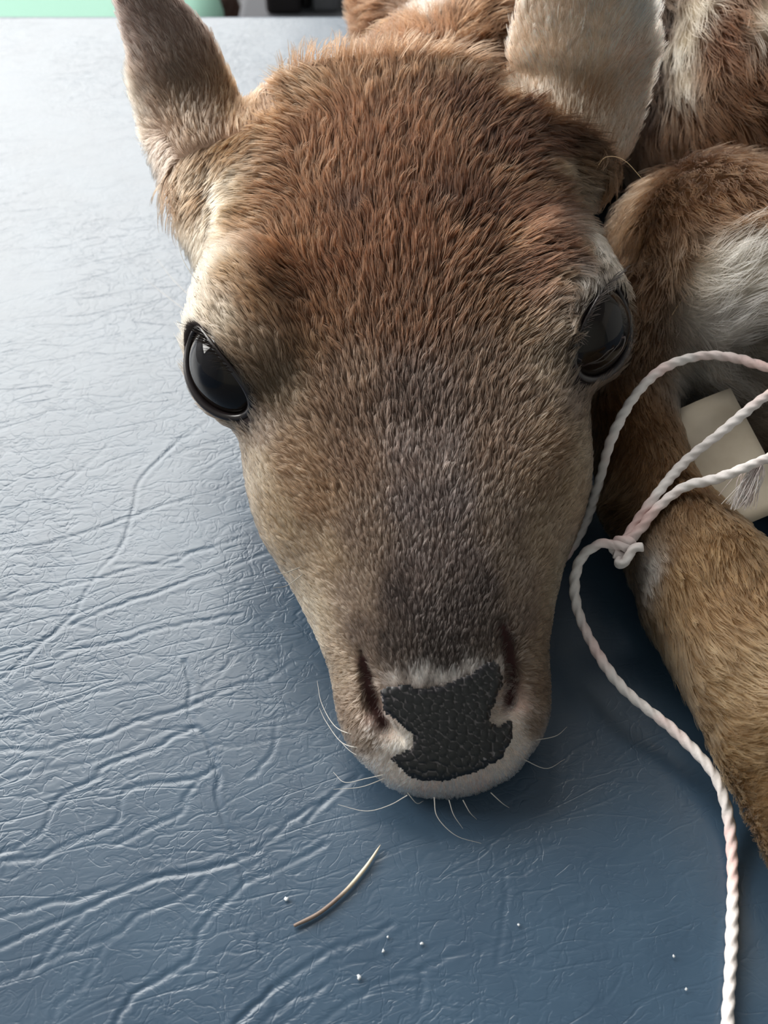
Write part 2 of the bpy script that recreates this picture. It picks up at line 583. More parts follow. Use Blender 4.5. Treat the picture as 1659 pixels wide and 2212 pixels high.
def chain(P, rad, k=0.4, cut=False, pad=1.2, flat=None):
    """round-cone chain"""
    P = np.asarray(P, float); rad = np.asarray(rad, float)
    lo = (P - rad[:, None]).min(0) - pad; hi = (P + rad[:, None]).max(0) + pad
    sl, X, Y, Z = sub_grid(lo, hi)
    best = None
    for a, b, ra, rb in zip(P[:-1], P[1:], rad[:-1], rad[1:]):
        ab = b - a
        t = ((X - a[0]) * ab[0] + (Y - a[1]) * ab[1] + (Z - a[2]) * ab[2]) / (ab @ ab)
        t = np.clip(t, 0, 1)
        zz = 1.0
        d = np.sqrt((X - a[0] - t * ab[0]) ** 2 + (Y - a[1] - t * ab[1]) ** 2 + (zz * (Z - a[2] - t * ab[2])) ** 2) - (ra + t * (rb - ra))
        best = d if best is None else smin(best, d, 0.25)
    add(sl, best.astype(np.float32), k, cut)


def table_fn(pts, lo=-1.0, hi=26.0, sm=0.35):
    x = np.linspace(lo, hi, 1081)
    p = np.array(pts, float)
    y = np.interp(x, p[:, 0], p[:, 1])
    h = (hi - lo) / 1080
    n = int(3 * sm / h)
    kx = np.arange(-n, n + 1) * h
    kern = np.exp(-0.5 * (kx / sm) ** 2); kern /= kern.sum()
    y2 = np.convolve(np.pad(y, n, mode='edge'), kern, mode='valid')
    return lambda a: np.interp(a, x, y2).astype(np.float32)


WID = table_fn([(-1, 0.9), (-.3, 0.95), (0, 1.35), (.5, 1.85), (1, 2.12), (1.8, 2.42), (3, 2.8), (4.3, 3.2), (6, 3.9), (7.5, 4.4), (9, 4.65), (11, 4.7), (13, 4.9), (15, 5.15), (17, 5.25), (19, 4.9), (21, 3.8), (26, 2.8)], sm=0.2)
TOP = table_fn([(-1, 0.9), (-.4, 0.95), (0, 1.3), (.4, 1.75), (1, 2.5), (1.7, 3.25), (2.3, 3.75), (3.5, 4.45), (5.2, 5.45), (8.4, 7.35), (11.5, 9.3), (14.5, 10.55), (17, 11.0), (19, 10.75), (20.5, 9.9), (22, 8.5), (26, 8.0)], sm=0.45)
BOT = table_fn([(-1, 0.5), (-.3, .35), (0.2, 0.02), (12, -0.05), (14, .3), (16, 1.5), (19, 3.0), (26, 3.5)], sm=0.3)
MID = table_fn([(-1, 0.85), (0, .9), (1, 1.15), (2.5, 1.75), (5, 2.6), (8.4, 3.9), (11, 5.0), (14, 5.8), (17, 6.2), (26, 6.3)], sm=0.5)


def build_head():
    sl, X, Y, Z = sub_grid((-6.5, 9.5, -0.3), (9.5, 37, 12.5))
    dx, dy = X - HO[0], Y - HO[1]
    uu = dx * HL[0] + dy * HL[1]; a = dx * HB[0] + dy * HB[1]
    s, c = math.sin(ROLL), math.cos(ROLL)
    u = (uu + 0.5 * s * Z) / (c + 0.5 * s * s)
    z = Z - s * u
    a2 = a[:, :, 0]
    w = np.maximum(WID(a2), 0.02)[:, :, None]
    t, b, m = TOP(a2)[:, :, None], BOT(a2)[:, :, None], MID(a2)[:, :, None]
    hz = np.where(z > m, np.maximum(t - m, .05), np.maximum(m - b, .05))
    q = (z - m) / hz
    nn = np.where(z > m, 2.2 + 0.9 * np.clip((a - 11) / 4, 0, 1), 2.6)
    f = (np.abs(u / w) ** nn + np.abs(q) ** nn) ** (1 / nn) - 1
    f = f * np.minimum(np.minimum(w, hz), 2.0)
    f = normalise(f.astype(np.float32))
    tip = -(a + 0.02 - 0.09 * u * u - 0.25 * (z - 0.75) ** 2)
    f = -smin(-f, -tip, 0.35)
    end = a - 22.0          # close the back of the skull inside the neck
    f = np.maximum(f, end)
    add(sl, f.astype(np.float32), 0.3)


build_head()
hv = lambda u, a, z: (u * HL + a * HB + np.array([0, 0, z]))   # direction

EYE = {}
EOC, EOR = {}, {}      # centre and radii of the lid opening
for sgn in (-1, 1):
    ca = 10.95 + 0.12 * sgn
    c = H2T(4.64 if sgn > 0 else -4.60, ca, 6.02)
    e = hv(0.68 * sgn, -0.54, 0.50); e /= np.linalg.norm(e)
    t = hv(0.52 * sgn, 0.76, 0.36); t -= e * (t @ e); t /= np.linalg.norm(t)
    s_ = np.cross(e, t)
    if s_[2] < 0: s_ = -s_
    EYE[sgn] = (c, e, t, s_, 1.56)
    EOC[sgn] = e * 1.5 - s_ * (0.36 if sgn < 0 else 0.12) - t * 0.30
    EOR[sgn] = (1.12, 1.82, 0.97 if sgn < 0 else 1.16)
    # brow ridge, orbit and lid swelling
    ell(H2T(4.55 * sgn, 12.5, 6.75), (1.55, 2.1, 1.35), [hv(1 * sgn, 0.1, .2), hv(-.1 * sgn, 1, .3), hv(0, -.3, 1)], k=1.3)
    ell(c - e * 0.15, (1.75, 1.98, 1.75), [e, t, s_], k=0.7)
    # cheek below the eye
    ell(H2T(3.15 * sgn, 8.8, 3.6), (1.4, 2.6, 1.9), [HL, HB, (0, 0, 1)], k=1.2)
# whisker pads beside the nostrils, soft ridge of the nasal bone
for sgn in (-1, 1):
    ell(H2T(1.9 * sgn, 2.3, 1.35), (0.8, 1.4, 1.05), [HL, HB, (0, 0, 1)], k=0.6)
# neck and trunk
chain([H2T(0, 19.0, 5.2), H2T(0.4, 22, 5.2), (3.0, 37, 5.2), (7.5, 41, 5.6)], [3.0, 3.4, 3.6, 5.0], k=0.9)
ell((8.6, 43.2, 5.9), (9.8, 6.2, 6.8), k=1.5)
ell((15.6, 37.6, 5.6), (6.9, 7.6, 6.4), k=1.5)
# shoulder and folded upper arm
ell((11.2, 27.4, 3.8), (3.6, 4.6, 3.9), [(1, .25, 0), (-.25, 1, 0.0), (0, 0, 1)], k=0.5)
ell((14.5, 31.0, 3.4), (4.6, 4.2, 3.8), k=0.7)
# foreleg lying beside the head, running towards the viewer
LEG = np.array([(8.3, 25.6, 4.2), (7.7, 22.8, 2.8), (7.95, 20.0, 1.9), (9.1, 16.4, 2.0), (10.35, 12.0, 2.1), (11.3, 7.6, 1.8), (13.6, 5.0, 1.35), (19.2, 6.6, 1.15), (21.3, 7.2, 1.1)])
chain(LEG, [1.5, 1.25, 1.42, 1.9, 1.98, 1.75, 1.2, 1.0, 1.05], k=0.8)
# second leg folded under the chest
chain([(13.5, 27, 2.4), (12.6, 23.0, 1.6), (14.8, 18.5, 1.35), (19.5, 16.5, 1.2)], [2.3, 1.6, 1.3, 1.05], k=0.5)


# ears: cupped blades
def ear(spine, wdir, wid, thick, cup, k=0.45):
    spine = np.asarray(spine, float)
    P = catmull(spine, 61)
    tt = np.linspace(0, 1, 61)
    Wd = np.interp(tt, np.linspace(0, 1, len(wid)), wid)
    Th = np.interp(tt, np.linspace(0, 1, len(thick)), thick)
    Cp = np.interp(tt, np.linspace(0, 1, len(cup)), cup)
    wd = np.array([np.interp(tt, np.linspace(0, 1, len(wdir)), np.asarray(wdir, float)[:, i]) for i in range(3)]).T
    lo = P.min(0) - 3.5; hi = P.max(0) + 3.5
    sl, X, Y, Z = sub_grid(lo, hi)
    shape = np.broadcast(X, Y, Z).shape
    best = np.full(shape, 1e9, np.float32)
    out = np.full(shape, 9.0, np.float32)
    for i in range(60):
        a, b = P[i], P[i + 1]
        ab = b - a
        l2 = ab @ ab
        dx, dy, dz = X - a[0], Y - a[1], Z - a[2]
        t = (dx * ab[0] + dy * ab[1] + dz * ab[2]) / l2
        tc = np.clip(t, 0, 1)
        T = ab / math.sqrt(l2)
        w_ = wd[i] - T * (wd[i] @ T); w_ /= np.linalg.norm(w_)
        n_ = np.cross(T, w_)
        along = (t - tc) * math.sqrt(l2)
        wc = dx * w_[0] + dy * w_[1] + dz * w_[2]
        nc = dx * n_[0] + dy * n_[1] + dz * n_[2]
        ww = Wd[i] + (Wd[i + 1] - Wd[i]) * tc
        th = Th[i] + (Th[i + 1] - Th[i]) * tc
        nc = nc - (Cp[i] + (Cp[i + 1] - Cp[i]) * tc) * np.minimum(np.abs(wc), 2.5) ** 2
        far = np.abs(along) + np.sqrt(wc ** 2 + nc ** 2) * 0.02
        f = np.sqrt((wc / ww) ** 2 + (nc / th) ** 2 + (along / th) ** 2)
        g = np.sqrt((wc / ww ** 2) ** 2 + (nc / th ** 2) ** 2 + (along / th ** 2) ** 2) + 1e-5
        d = f * (f - 1) / g
        out = np.minimum(out, d.astype(np.float32))
    add(sl, out, k)


EARS = []
# image-left ear
eL = np.array([H2T(-4.5, 13.6, 5.9), H2T(-5.0, 15.6, 6.9), at(402, 250, z=8.6), at(362, 110, z=10.2), at(302, -10, z=11.6), at(262, -110, z=12.8), at(235, -190, z=13.6)])
wL = [np.array([0.85, 0.10, 0.35]), np.array([0.90, 0.15, 0.35]), np.array([0.96, 0.15, 0.2]), np.array([1, 0.1, 0.05])]
# image-right ear
eR = np.array([H2T(4.3, 14.2, 6.3), H2T(4.9, 16.2, 7.2), at(1262, 230, z=8.8), at(1268, 110, z=10.3), at(1275, 0, z=11.6), at(1285, -110, z=12.9), at(1290, -200, z=13.8)])
wR = [np.array([0.9, -.1, -.3]), np.array([0.95, -.05, -.25]), np.array([1, 0, -0.15]), np.array([1, 0, 0])]
ear(eL, wL, [0.95, 1.3, 1.75, 1.4, 0.8, 0.45, 0.1], [0.95, .7, .36, .3, .28, .26, .24], [0, .05, .16, .2, .2, .2, .2])
ear(eR, wR, [1.1, 1.4, 2.05, 2.35, 2.1, 1.4, 0.15], [1.1, .8, .4, .3, .28, .26, .24], [0, -.05, .12, .15, .15, .15, .15])



def hit(x, y):
    """first point of the body under a pixel ray, by marching the field"""
    r = ray(x, y)
    t = 15.0
    while t < 60:
        p = CO + r * t
        i = np.round((p - G0) / GH).astype(int)
        if np.all(i >= 0) and np.all(i < NG):
            if FIELD[tuple(i)] < 0:
                return p
        t += 0.04
    return None


# dark hollow under the elbow
hp = hit(1655, 775)
if hp is not None:
    ell(hp + np.array([0.5, 0.1, -0.3]), (1.5, 1.5, 1.1), k=0.5, cut=True)

# carve: eye openings, nostrils, mouth line
for sgn in (-1, 1):
    c, e, t, s_, r = EYE[sgn]
    ell(c + EOC[sgn], EOR[sgn], [e, t, s_], k=0.12, cut=True)
    chain([H2T(0.05 * sgn, -0.35, 0.62), H2T(1.1 * sgn, 0.1, 0.55), H2T(2.1 * sgn, 1.3, .6), H2T(2.75 * sgn, 3.2, .8)], [0.07] * 4, k=0.15, cut=True)

for PX, RD in (([(786, 1405), (795, 1465), (806, 1520), (835, 1575), (868, 1598)], [.06, .17, .2, .16, .1]),
               ([(1080, 1345), (1098, 1405), (1106, 1465), (1098, 1520), (1068, 1552)], [.07, .19, .21, .17, .1])):
    chain([hit(*q) + np.array([0, 0.03, -0.04]) for q in PX], RD, k=0.12, cut=True)


def surface_nets(Fd, origin, h):
    sg = Fd < 0
    nx, ny, nz = Fd.shape
    c = np.zeros((nx - 1, ny - 1, nz - 1), np.int8)
    offs = [(i, j, k) for i in (0, 1) for j in (0, 1) for k in (0, 1)]
    for i, j, k in offs:
        c += sg[i:nx - 1 + i, j:ny - 1 + j, k:nz - 1 + k]
    act = (c > 0) & (c < 8)
    idx = np.argwhere(act)
    ids = np.full(c.shape, -1, np.int32)
    ids[act] = np.arange(len(idx))
    acc = np.zeros((len(idx), 3)); cnt = np.zeros(len(idx))
    val = {o: Fd[idx[:, 0] + o[0], idx[:, 1] + o[1], idx[:, 2] + o[2]] for o in offs}
    for o in offs:
        for d in range(3):
            if o[d] == 0:
                o2 = list(o); o2[d] = 1; o2 = tuple(o2)
                a, b = val[o], val[o2]
                m = (a < 0) != (b < 0)
                t = np.where(m, a / np.where(m, a - b, 1), 0)
                p = np.tile(np.array(o, float), (len(idx), 1)); p[:, d] = t
                acc[m] += p[m]; cnt[m] += 1
    V = origin + h * (idx + acc / cnt[:, None])
    quads = []
    for d in range(3):
        s0 = [slice(None)] * 3; s1 = [slice(None)] * 3
        s0[d] = slice(0, -1); s1[d] = slice(1, None)
        a = sg[tuple(s0)]; b = sg[tuple(s1)]
        e = np.argwhere(a != b)
        e1, e2 = [(1, 2), (2, 0), (0, 1)][d]
        ok = (e[:, e1] > 0) & (e[:, e2] > 0) & (e[:, e1] < Fd.shape[e1] - 1) & (e[:, e2] < Fd.shape[e2] - 1)
        e = e[ok]
        fl = a[e[:, 0], e[:, 1], e[:, 2]]
        q = []
        for du, dv in ((1, 1), (0, 1), (0, 0), (1, 0)):
            p = e.copy(); p[:, e1] -= du; p[:, e2] -= dv
            q.append(ids[p[:, 0], p[:, 1], p[:, 2]])
        q = np.stack(q, 1)
        q[~fl] = q[~fl][:, ::-1]
        quads.append(q)
    return V, np.vstack(quads)


FIELD[:, :, :3] = np.maximum(FIELD[:, :, :3], 0.05 - (G0[2] + GH * np.arange(3))[None, None, :].astype(np.float32))
BV, BQ = surface_nets(FIELD, G0, GH)


def laplacian(V, Q, it, lam=0.5):
    n = len(V)
    E = np.vstack([Q[:, [0, 1]], Q[:, [1, 2]], Q[:, [2, 3]], Q[:, [3, 0]]])
    E = np.vstack([E, E[:, ::-1]])
    cnt = np.bincount(E[:, 0], minlength=n)[:, None]
    V = V.copy()
    for i in range(it):
        for l in (lam, -lam * 1.03):
            avg = np.stack([np.bincount(E[:, 0], weights=V[E[:, 1], d], minlength=n) for d in range(3)], 1) / np.maximum(cnt, 1)
            V += l * (avg - V)
    return V


BV = laplacian(BV, BQ, 4)

# ================================================================== COAT: where each tuft lies, its colour and length
BVH = BVHTree.FromPolygons([tuple(p) for p in BV], [tuple(int(i) for i in q) for q in BQ])


def cast(x, y):
    r = ray(x, y)
    p, n, i, d = BVH.ray_cast(Vector(CO), Vector(r))
    return (None, None) if p is None else (np.array(p), np.array(n))


fawn = tag(empty('fawn', W((6, 28, 0))), 'young brown fawn lying with its chin flat on the blue table', 'fawn')

# ---- region weights -------------------------------------------------
earP = {-1: catmull(eL, 40), 1: catmull(eR, 40)}


def chain_dist(p, C):
    d = np.full(len(p), 1e9); tt = np.zeros(len(p))
    for i in range(len(C) - 1):
        ab = C[i + 1] - C[i]
        t = np.clip(((p - C[i]) @ ab) / (ab @ ab), 0, 1)
        q = np.linalg.norm(p - C[i] - t[:, None] * ab, axis=1)
        m = q < d
        d[m] = q[m]; tt[m] = i + t[m]
    return d, tt / (len(C) - 1)


def classify(p):
    """0 head 1 left-of-picture ear 2 other ear 3 foreleg 4 trunk"""
    u, a, z = T2H(p)
    r = np.full(len(p), 4)
    head = (a < 19.8) & (np.abs(u) < 6.6) & ~((u > 5.6) & (a > 12.9) & (z < 5.5))
    leg, lt = chain_dist(p, LEG)
    isleg = (leg < 2.6) & (lt > 0.1) & (p[:, 1] < 24.2) & (p[:, 0] > 5.9)
    d2, _ = chain_dist(p, np.array([(13.5, 27, 2.4), (12.6, 23.0, 1.6), (14.8, 18.5, 1.35), (19.5, 16.5, 1.2)]))
    jaw, _ = chain_dist(p, np.array([H2T(0, 0, 2.0), H2T(0, 6, 2.5), H2T(0, 10, 4), H2T(0, 17, 5)]))
    headish = head & (jaw < 7.2) & ~(isleg & (leg < jaw - 2.0))
    r[headish] = 0
    r[isleg & ~headish & (leg < d2)] = 3
    for k, s in ((1, -1), (2, 1)):
        d, t = chain_dist(p, earP[s])
        r[(d < 3.0) & (t > 0.27)] = k
    return r


# ---- coat colour: patches given on the animal's own surface ----------
# (pixel used to find the patch on the surface, sRGB of the hair, patch size cm, hair length cm)
HEADC = [
    # forehead
    (900, 520, (133, 82, 50), 1.4, .80), (760, 560, (138, 86, 52), 1.4, .78), (900, 330, (142, 90, 56), 1.4, .9), (740, 330, (150, 98, 62), 1.3, .85),
    (620, 420, (158, 106, 68), 1.1, .75), (640, 560, (150, 96, 56), 1.1, .7), (700, 690, (142, 96, 62), 1.1, .6), (880, 690, (128, 84, 56), 1.2, .6),
    (820, 150, (172, 122, 82), 1.1, .9), (680, 170, (196, 152, 112), .8, .8), (580, 260, (176, 122, 76), .8, .7), (950, 120, (160, 108, 68), 1.0, .9),
    (955, 450, (112, 78, 60), .5, .8), (760, 820, (124, 96, 76), .9, .42), (890, 850, (100, 80, 70), .9, .4),
    # temple and pale streak to the brow
    (545, 470, (168, 120, 78), .8, .65), (490, 420, (214, 180, 140), .75, .6), (470, 500, (220, 188, 150), .75, .55), (440, 420, (160, 116, 78), .5, .6), (500, 300, (172, 120, 72), .5, .65),
    (430, 590, (230, 212, 186), .9, .5), (410, 655, (228, 210, 186), .8, .45), (500, 590, (182, 142, 102), .5, .5), (480, 690, (186, 166, 142), .5, .4),
    (560, 660, (160, 120, 84), .6, .5), (570, 760, (166, 138, 112), .6, .4), (620, 840, (160, 134, 108), .6, .35), (660, 760, (148, 112, 80), .7, .45),
    # below the eye
    (520, 950, (178, 156, 130), .6, .3), (570, 930, (150, 128, 110), .5, .3), (560, 1040, (176, 152, 124), .7, .3), (640, 1000, (162, 128, 98), .6, .35), (690, 1080, (150, 118, 90), .7, .3), (600, 1120, (170, 142, 110), .7, .28),
    # bridge of the nose
    (880, 980, (116, 98, 90), .6, .3), (890, 1100, (110, 95, 90), .6, .27), (770, 1000, (120, 94, 76), .7, .3), (780, 1150, (130, 108, 92), .7, .26), (900, 1220, (112, 96, 90), .6, .25),
    (700, 1200, (168, 142, 114), .7, .25), (680, 1320, (186, 162, 132), .7, .24), (770, 1280, (150, 128, 110), .6, .22), (860, 1290, (88, 76, 72), .5, .22), (920, 1330, (90, 78, 74), .5, .22), (960, 1400, (84, 74, 70), .5, .22), (850, 1390, (92, 80, 74), .4, .2),
    (730, 1440, (164, 138, 112), .6, .22), (760, 1530, (150, 124, 102), .5, .2), (790, 1600, (160, 136, 116), .35, .2), (780, 1370, (120, 102, 90), .4, .2),
    (955, 1466, (206, 196, 190), .13, .26), (905, 1466, (206, 196, 190), .14, .26), (1010, 1440, (180, 170, 164), .13, .22), (850, 1468, (176, 164, 156), .13, .2),
    # lips and nostril rim
    (838, 1590, (236, 202, 186), .32, .18), (860, 1610, (238, 212, 198), .3, .2), (815, 1555, (224, 186, 170), .25, .15),
    (830, 1650, (222, 202, 188), .35, .22), (880, 1695, (226, 206, 194), .4, .25), (960, 1712, (226, 202, 190), .4, .25), (1040, 1695, (220, 190, 178), .4, .22),
]
HEADR = [   # redder right forehead with its shade painted in, pale brow (no mirror image)
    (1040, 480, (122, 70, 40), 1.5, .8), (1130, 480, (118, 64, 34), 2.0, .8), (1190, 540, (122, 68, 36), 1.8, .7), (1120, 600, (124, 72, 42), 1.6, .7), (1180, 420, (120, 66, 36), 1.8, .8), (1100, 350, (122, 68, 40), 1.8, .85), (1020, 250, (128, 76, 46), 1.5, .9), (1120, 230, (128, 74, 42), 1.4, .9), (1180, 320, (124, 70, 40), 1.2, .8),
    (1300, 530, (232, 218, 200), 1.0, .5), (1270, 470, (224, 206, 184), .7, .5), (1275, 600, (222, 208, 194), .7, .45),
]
BODYC = [
    (1380, 900, (158, 112, 70), 1.0, .5), (1440, 1000, (164, 118, 74), 1.0, .5), (1330, 1100, (150, 112, 76), .8, .5), (1480, 1250, (182, 140, 92), 1.2, .65), (1600, 1250, (176, 134, 88), 1.2, .6),
    (1480, 1450, (186, 150, 108), 1.2, .7), (1600, 1500, (190, 154, 110), 1.3, .7), (1620, 1700, (182, 146, 102), 1.3, .7), (1640, 1850, (186, 140, 84), 1.0, .8), (1405, 1225, (214, 202, 192), .45, .7),
    # shoulder
    (1400, 480, (164, 116, 74), 1.2, 1.0), (1500, 420, (166, 118, 76), 1.3, 1.1), (1590, 440, (160, 112, 72), 1.2, 1.1), (1400, 620, (156, 112, 76), 1.1, .9), (1400, 740, (150, 112, 78), .9, .7), (1470, 560, (176, 134, 96), .8, 1.0),
    (1545, 600, (222, 210, 192), .9, 1.3), (1620, 570, (220, 206, 186), .9, 1.3), (1560, 690, (216, 206, 196), .9, 1.2), (1500, 780, (196, 182, 168), .7, .8),
    # flank and back
    (1560, 250, (150, 104, 68), 1.5, 1.3), (1640, 200, (146, 98, 62), 1.5, 1.4), (1450, 300, (130, 92, 64), 1.0, 1.2), (1560, 60, (140, 88, 54), 1.4, 1.3), (1640, 330, (140, 98, 64), 1.2, 1.2),
    (1482, 90, (238, 220, 190), .5, 1.1), (1478, 175, (232, 212, 184), .42, 1.0), (1440, 50, (72, 54, 44), .6, 1.0), (1432, 140, (72, 54, 44), .6, 1.0), (1415, 230, (72, 54, 44), .6, 1.0), (1640, 40, (236, 218, 192), .6, 1.2), (1510, 20, (236, 218, 190), .6, 1.1),  # cream spots; dark tufts paint the shaded gap beside the ear
    (860, 60, (170, 112, 66), 1.6, 1.3), (1000, 60, (160, 104, 62), 1.5, 1.2), (1080, 60, (150, 98, 60), 1.2, 1.1), (780, 60, (158, 104, 66), 1.2, 1.2), (920, 25, (240, 228, 212), .75, 1.1), (1090, 20, (150, 100, 64), 1.2, 1.1),
]
EARC = {  # (along, across -1..1) , colour, size, length
    1: [((.35, 0), (92, 72, 56), .18, .45), ((.45, 0), (96, 78, 66), .18, .4), ((.55, 0), (104, 86, 78), .2, .38), ((.8, 0), (104, 86, 80), .25, .35), ((.4, -.9), (140, 122, 104), .09, .5), ((.6, -1.05), (150, 136, 122), .08, .45), ((.35, .7), (104, 74, 50), .16, .5), ((.65, .8), (96, 78, 72), .2, .35)],
    2: [((.35, 0), (116, 88, 66), .18, .5), ((.55, 0), (160, 134, 112), .2, .38), ((.8, 0), (156, 132, 114), .25, .35), ((.5, -.8), (166, 138, 114), .16, .4), ((.5, .75), (150, 118, 98), .14, .7), ((.62, .9), (168, 150, 134), .12, .9), ((.8, .9), (160, 144, 130), .13, .8)],
}


def lin(c, f=1.0):
    v = np.array(srgb(*c)) * f
    return np.clip(0.86 * v + 0.14 * v.mean(), 0, .92)


def hue_f(c, L):
    if sum(c) > 480: return 1.25 if L < .27 else 0.5
    return float(np.interp(L, [.28, .38, .5, .7], [.68, .48, .29, .23]))


HG, HR = [], []
for x, y, c, r, L in HEADC:
    p, n = cast(x, y)
    if p is None: continue
    u, a, z = T2H(p)
    HG.append((abs(u), a, z, *lin(c, hue_f(c, L)), r, L))
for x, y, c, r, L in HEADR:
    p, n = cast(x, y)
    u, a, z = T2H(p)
    HR.append((u, a, z, *lin(c, .5 if sum(c) > 480 else .11), r, L))  # low factor deepens the shade painted into the right forehead
HG = np.array(HG); HR = np.array(HR)
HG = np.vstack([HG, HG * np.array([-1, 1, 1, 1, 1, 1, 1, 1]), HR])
BG = []
for x, y, c, r, L in BODYC:
    p, n = cast(x, y)
    if p is None: continue
    BG.append((*p, *lin(c, .7 if sum(c) > 520 else (.42 if y > 830 else .3)), r, L))
BG = np.array(BG)


def idw(P, G, pw=1.9):
    """P (n,3); G rows x y z r g b size len"""
    out = np.zeros((len(P), 4))
    for s in range(0, len(P), 40000):
        q = P[s:s + 40000]
        d2 = ((q[:, None, :] - G[None, :, :3]) ** 2).sum(2)
        w = 1.0 / (d2 / (G[None, :, 6] ** 2) + 0.12) ** pw
        w /= w.sum(1, keepdims=True)
        out[s:s + 40000, :3] = w @ G[:, 3:6]
        out[s:s + 40000, 3] = w @ G[:, 7]
    return out


def ear_coords(p, side):
    C = earP[side]
    d, t = chain_dist(p, C)
    i = np.clip((t * (len(C) - 1)).astype(int), 0, len(C) - 2)
    T = C[i + 1] - C[i]; T /= np.linalg.norm(T, axis=1)[:, None]
    wd = np.array([0.96, .12, .1]) if side < 0 else np.array([1, 0, -.1])
    w = wd - T * (T @ wd)[:, None]; w /= np.linalg.norm(w, axis=1)[:, None]
    return t, ((p - C[i]) * w).sum(1) / 1.9


def coat(p, reg):
    """colour (linear) and hair length for surface points"""
    out = np.zeros((len(p), 4))
    u, a, z = T2H(p)
    m = reg == 0
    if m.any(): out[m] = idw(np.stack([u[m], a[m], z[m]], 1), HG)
    m = reg >= 3
    if m.any(): out[m] = idw(p[m], BG)
    for k, s in ((1, -1), (2, 1)):
        m = reg == k
        if m.any():
            t, w = ear_coords(p[m], s)
            G = np.array([(g[0][0] * 6, g[0][1] * 1.5, 0, *lin(g[1], 2.5), g[2] * 5, g[3]) for g in EARC[k]])
            out[m] = idw(np.stack([t * 6, w * 1.5, 0 * t], 1), G, 1.6)
    return out


# ---- lie of the hair --------------------------------------------------
# (pixel that finds the place on the surface, direction there as seen from the front)
FLOW = {
    0: [(960, 1350, 0, -1), (830, 1320, -.35, -1), (1100, 1300, .35, -1), (700, 1300, -.6, -.7), (1190, 1300, .6, -.7), (920, 1150, 0, -1), (790, 1100, -.25, -1), (1060, 1100, .25, -1), (690, 1120, -.55, -.7), (1190, 1120, .5, -.8),
        (650, 980, -.75, -.5), (560, 1020, -.4, -1), (1220, 960, .7, -.5), (1290, 930, .3, -1), (890, 900, -.05, -1), (760, 880, -.3, -1), (1030, 880, .25, -1), (640, 840, -.5, -.9), (1160, 820, .4, -.9), (560, 720, -.6, -.8),
        (880, 720, -.05, -1), (720, 700, -.35, -1), (1030, 700, .45, -.9), (600, 620, -.75, -.65), (1160, 680, .8, -.6), (510, 600, -.8, -.5), (520, 500, -1, -.15), (560, 380, -1, .1), (470, 420, -.45, .9), (440, 480, -.35, .95),
        (700, 520, -.2, -1), (880, 540, 0, -1), (700, 350, .12, -1), (860, 350, .1, -1), (600, 260, -.7, -.3), (650, 160, -.8, -.55), (820, 140, -.1, -1), (930, 200, .15, -1), (960, 430, .05, -1), (1030, 540, .6, -.8), (1130, 540, .93, -.35),
        (1210, 560, 1, -.1), (1130, 400, .9, -.45), (1210, 420, 1, -.05), (1050, 330, .45, -.9), (1130, 260, .8, -.5), (1080, 170, .85, -.2), (1190, 300, .9, .35), (1230, 400, .8, .6), (430, 610, -.3, -.95), (450, 670, -.5, -.8), (1300, 560, .25, .95), (1265, 640, -.35, .95), (1180, 600, .9, -.2),
        (960, 1445, 0, -1), (840, 1590, -.4, .9), (880, 1700, -.3, 1), (980, 1715, 0, 1), (1080, 1680, .4, 1), (790, 1610, -.6, .7), (1150, 1590, .6, .7), (730, 1480, -.7, .2), (1180, 1450, .7, .2), (530, 280, -.5, .7), (480, 330, -.4, .9)],
    1: [(400, 150, -.55, -.85), (330, 200, -.5, -.85), (450, 230, .2, -1), (350, 60, -.6, -.8), (290, 230, -.5, .85), (400, 300, -.3, -.9), (360, 340, -.4, .9)],
    2: [(1180, 90, -.15, -1), (1260, 90, .1, -1), (1360, 100, .45, -.9), (1280, 230, .3, -.95), (1230, 180, 0, -1), (1330, 180, .5, -.85)],
    3: [(1400, 900, .35, .95), (1330, 1010, -.3, .9), (1330, 1110, -.85, .4), (1450, 1080, .4, .95), (1410, 1230, .5, .85), (1480, 1290, .5, .85), (1600, 1200, .15, 1), (1440, 1400, .35, .95), (1560, 1400, .7, .7), (1500, 1540, .6, .8), (1550, 1500, .93, .4), (1630, 1500, .9, .3), (1600, 1600, 1, 0.05), (1560, 1680, .85, .3), (1620, 1720, .95, -.2), (1610, 1800, .8, -.1), (1640, 1850, .9, .1)],
    4: [(1370, 440, -.55, .8), (1480, 400, -.1, 1), (1580, 420, .5, .85), (1380, 600, -.25, .95), (1440, 560, .1, 1), (1370, 740, -.1, 1), (1560, 560, .8, -.35), (1640, 540, .85, -.4), (1560, 690, .95, -.25), (1500, 760, .5, .5), (1450, 300, .3, .9), (1480, 120, .2, 1), (1600, 220, .75, .55), (1560, 320, .75, .6), (1560, 60, .6, .5), (1640, 80, .5, .8),
        (860, 60, -.75, -.4), (780, 70, -.8, -.5), (940, 40, -.4, -.5), (1030, 60, .7, -.4), (1090, 60, .8, .1)],
}
FG = {}
for k, L in FLOW.items():
    rows = []
    for x, y, dx, dy in L:
        p, n = cast(x, y)
        if p is None: continue
        r = ray(x, y)
        s = CR * dx - CU * dy
        rn = r @ n
        if abs(rn) < 0.25: rn = -0.25
        v = s - r * (s @ n) / rn
        v /= np.linalg.norm(v)
        rows.append((*p, *v))
    FG[k] = np.array(rows)


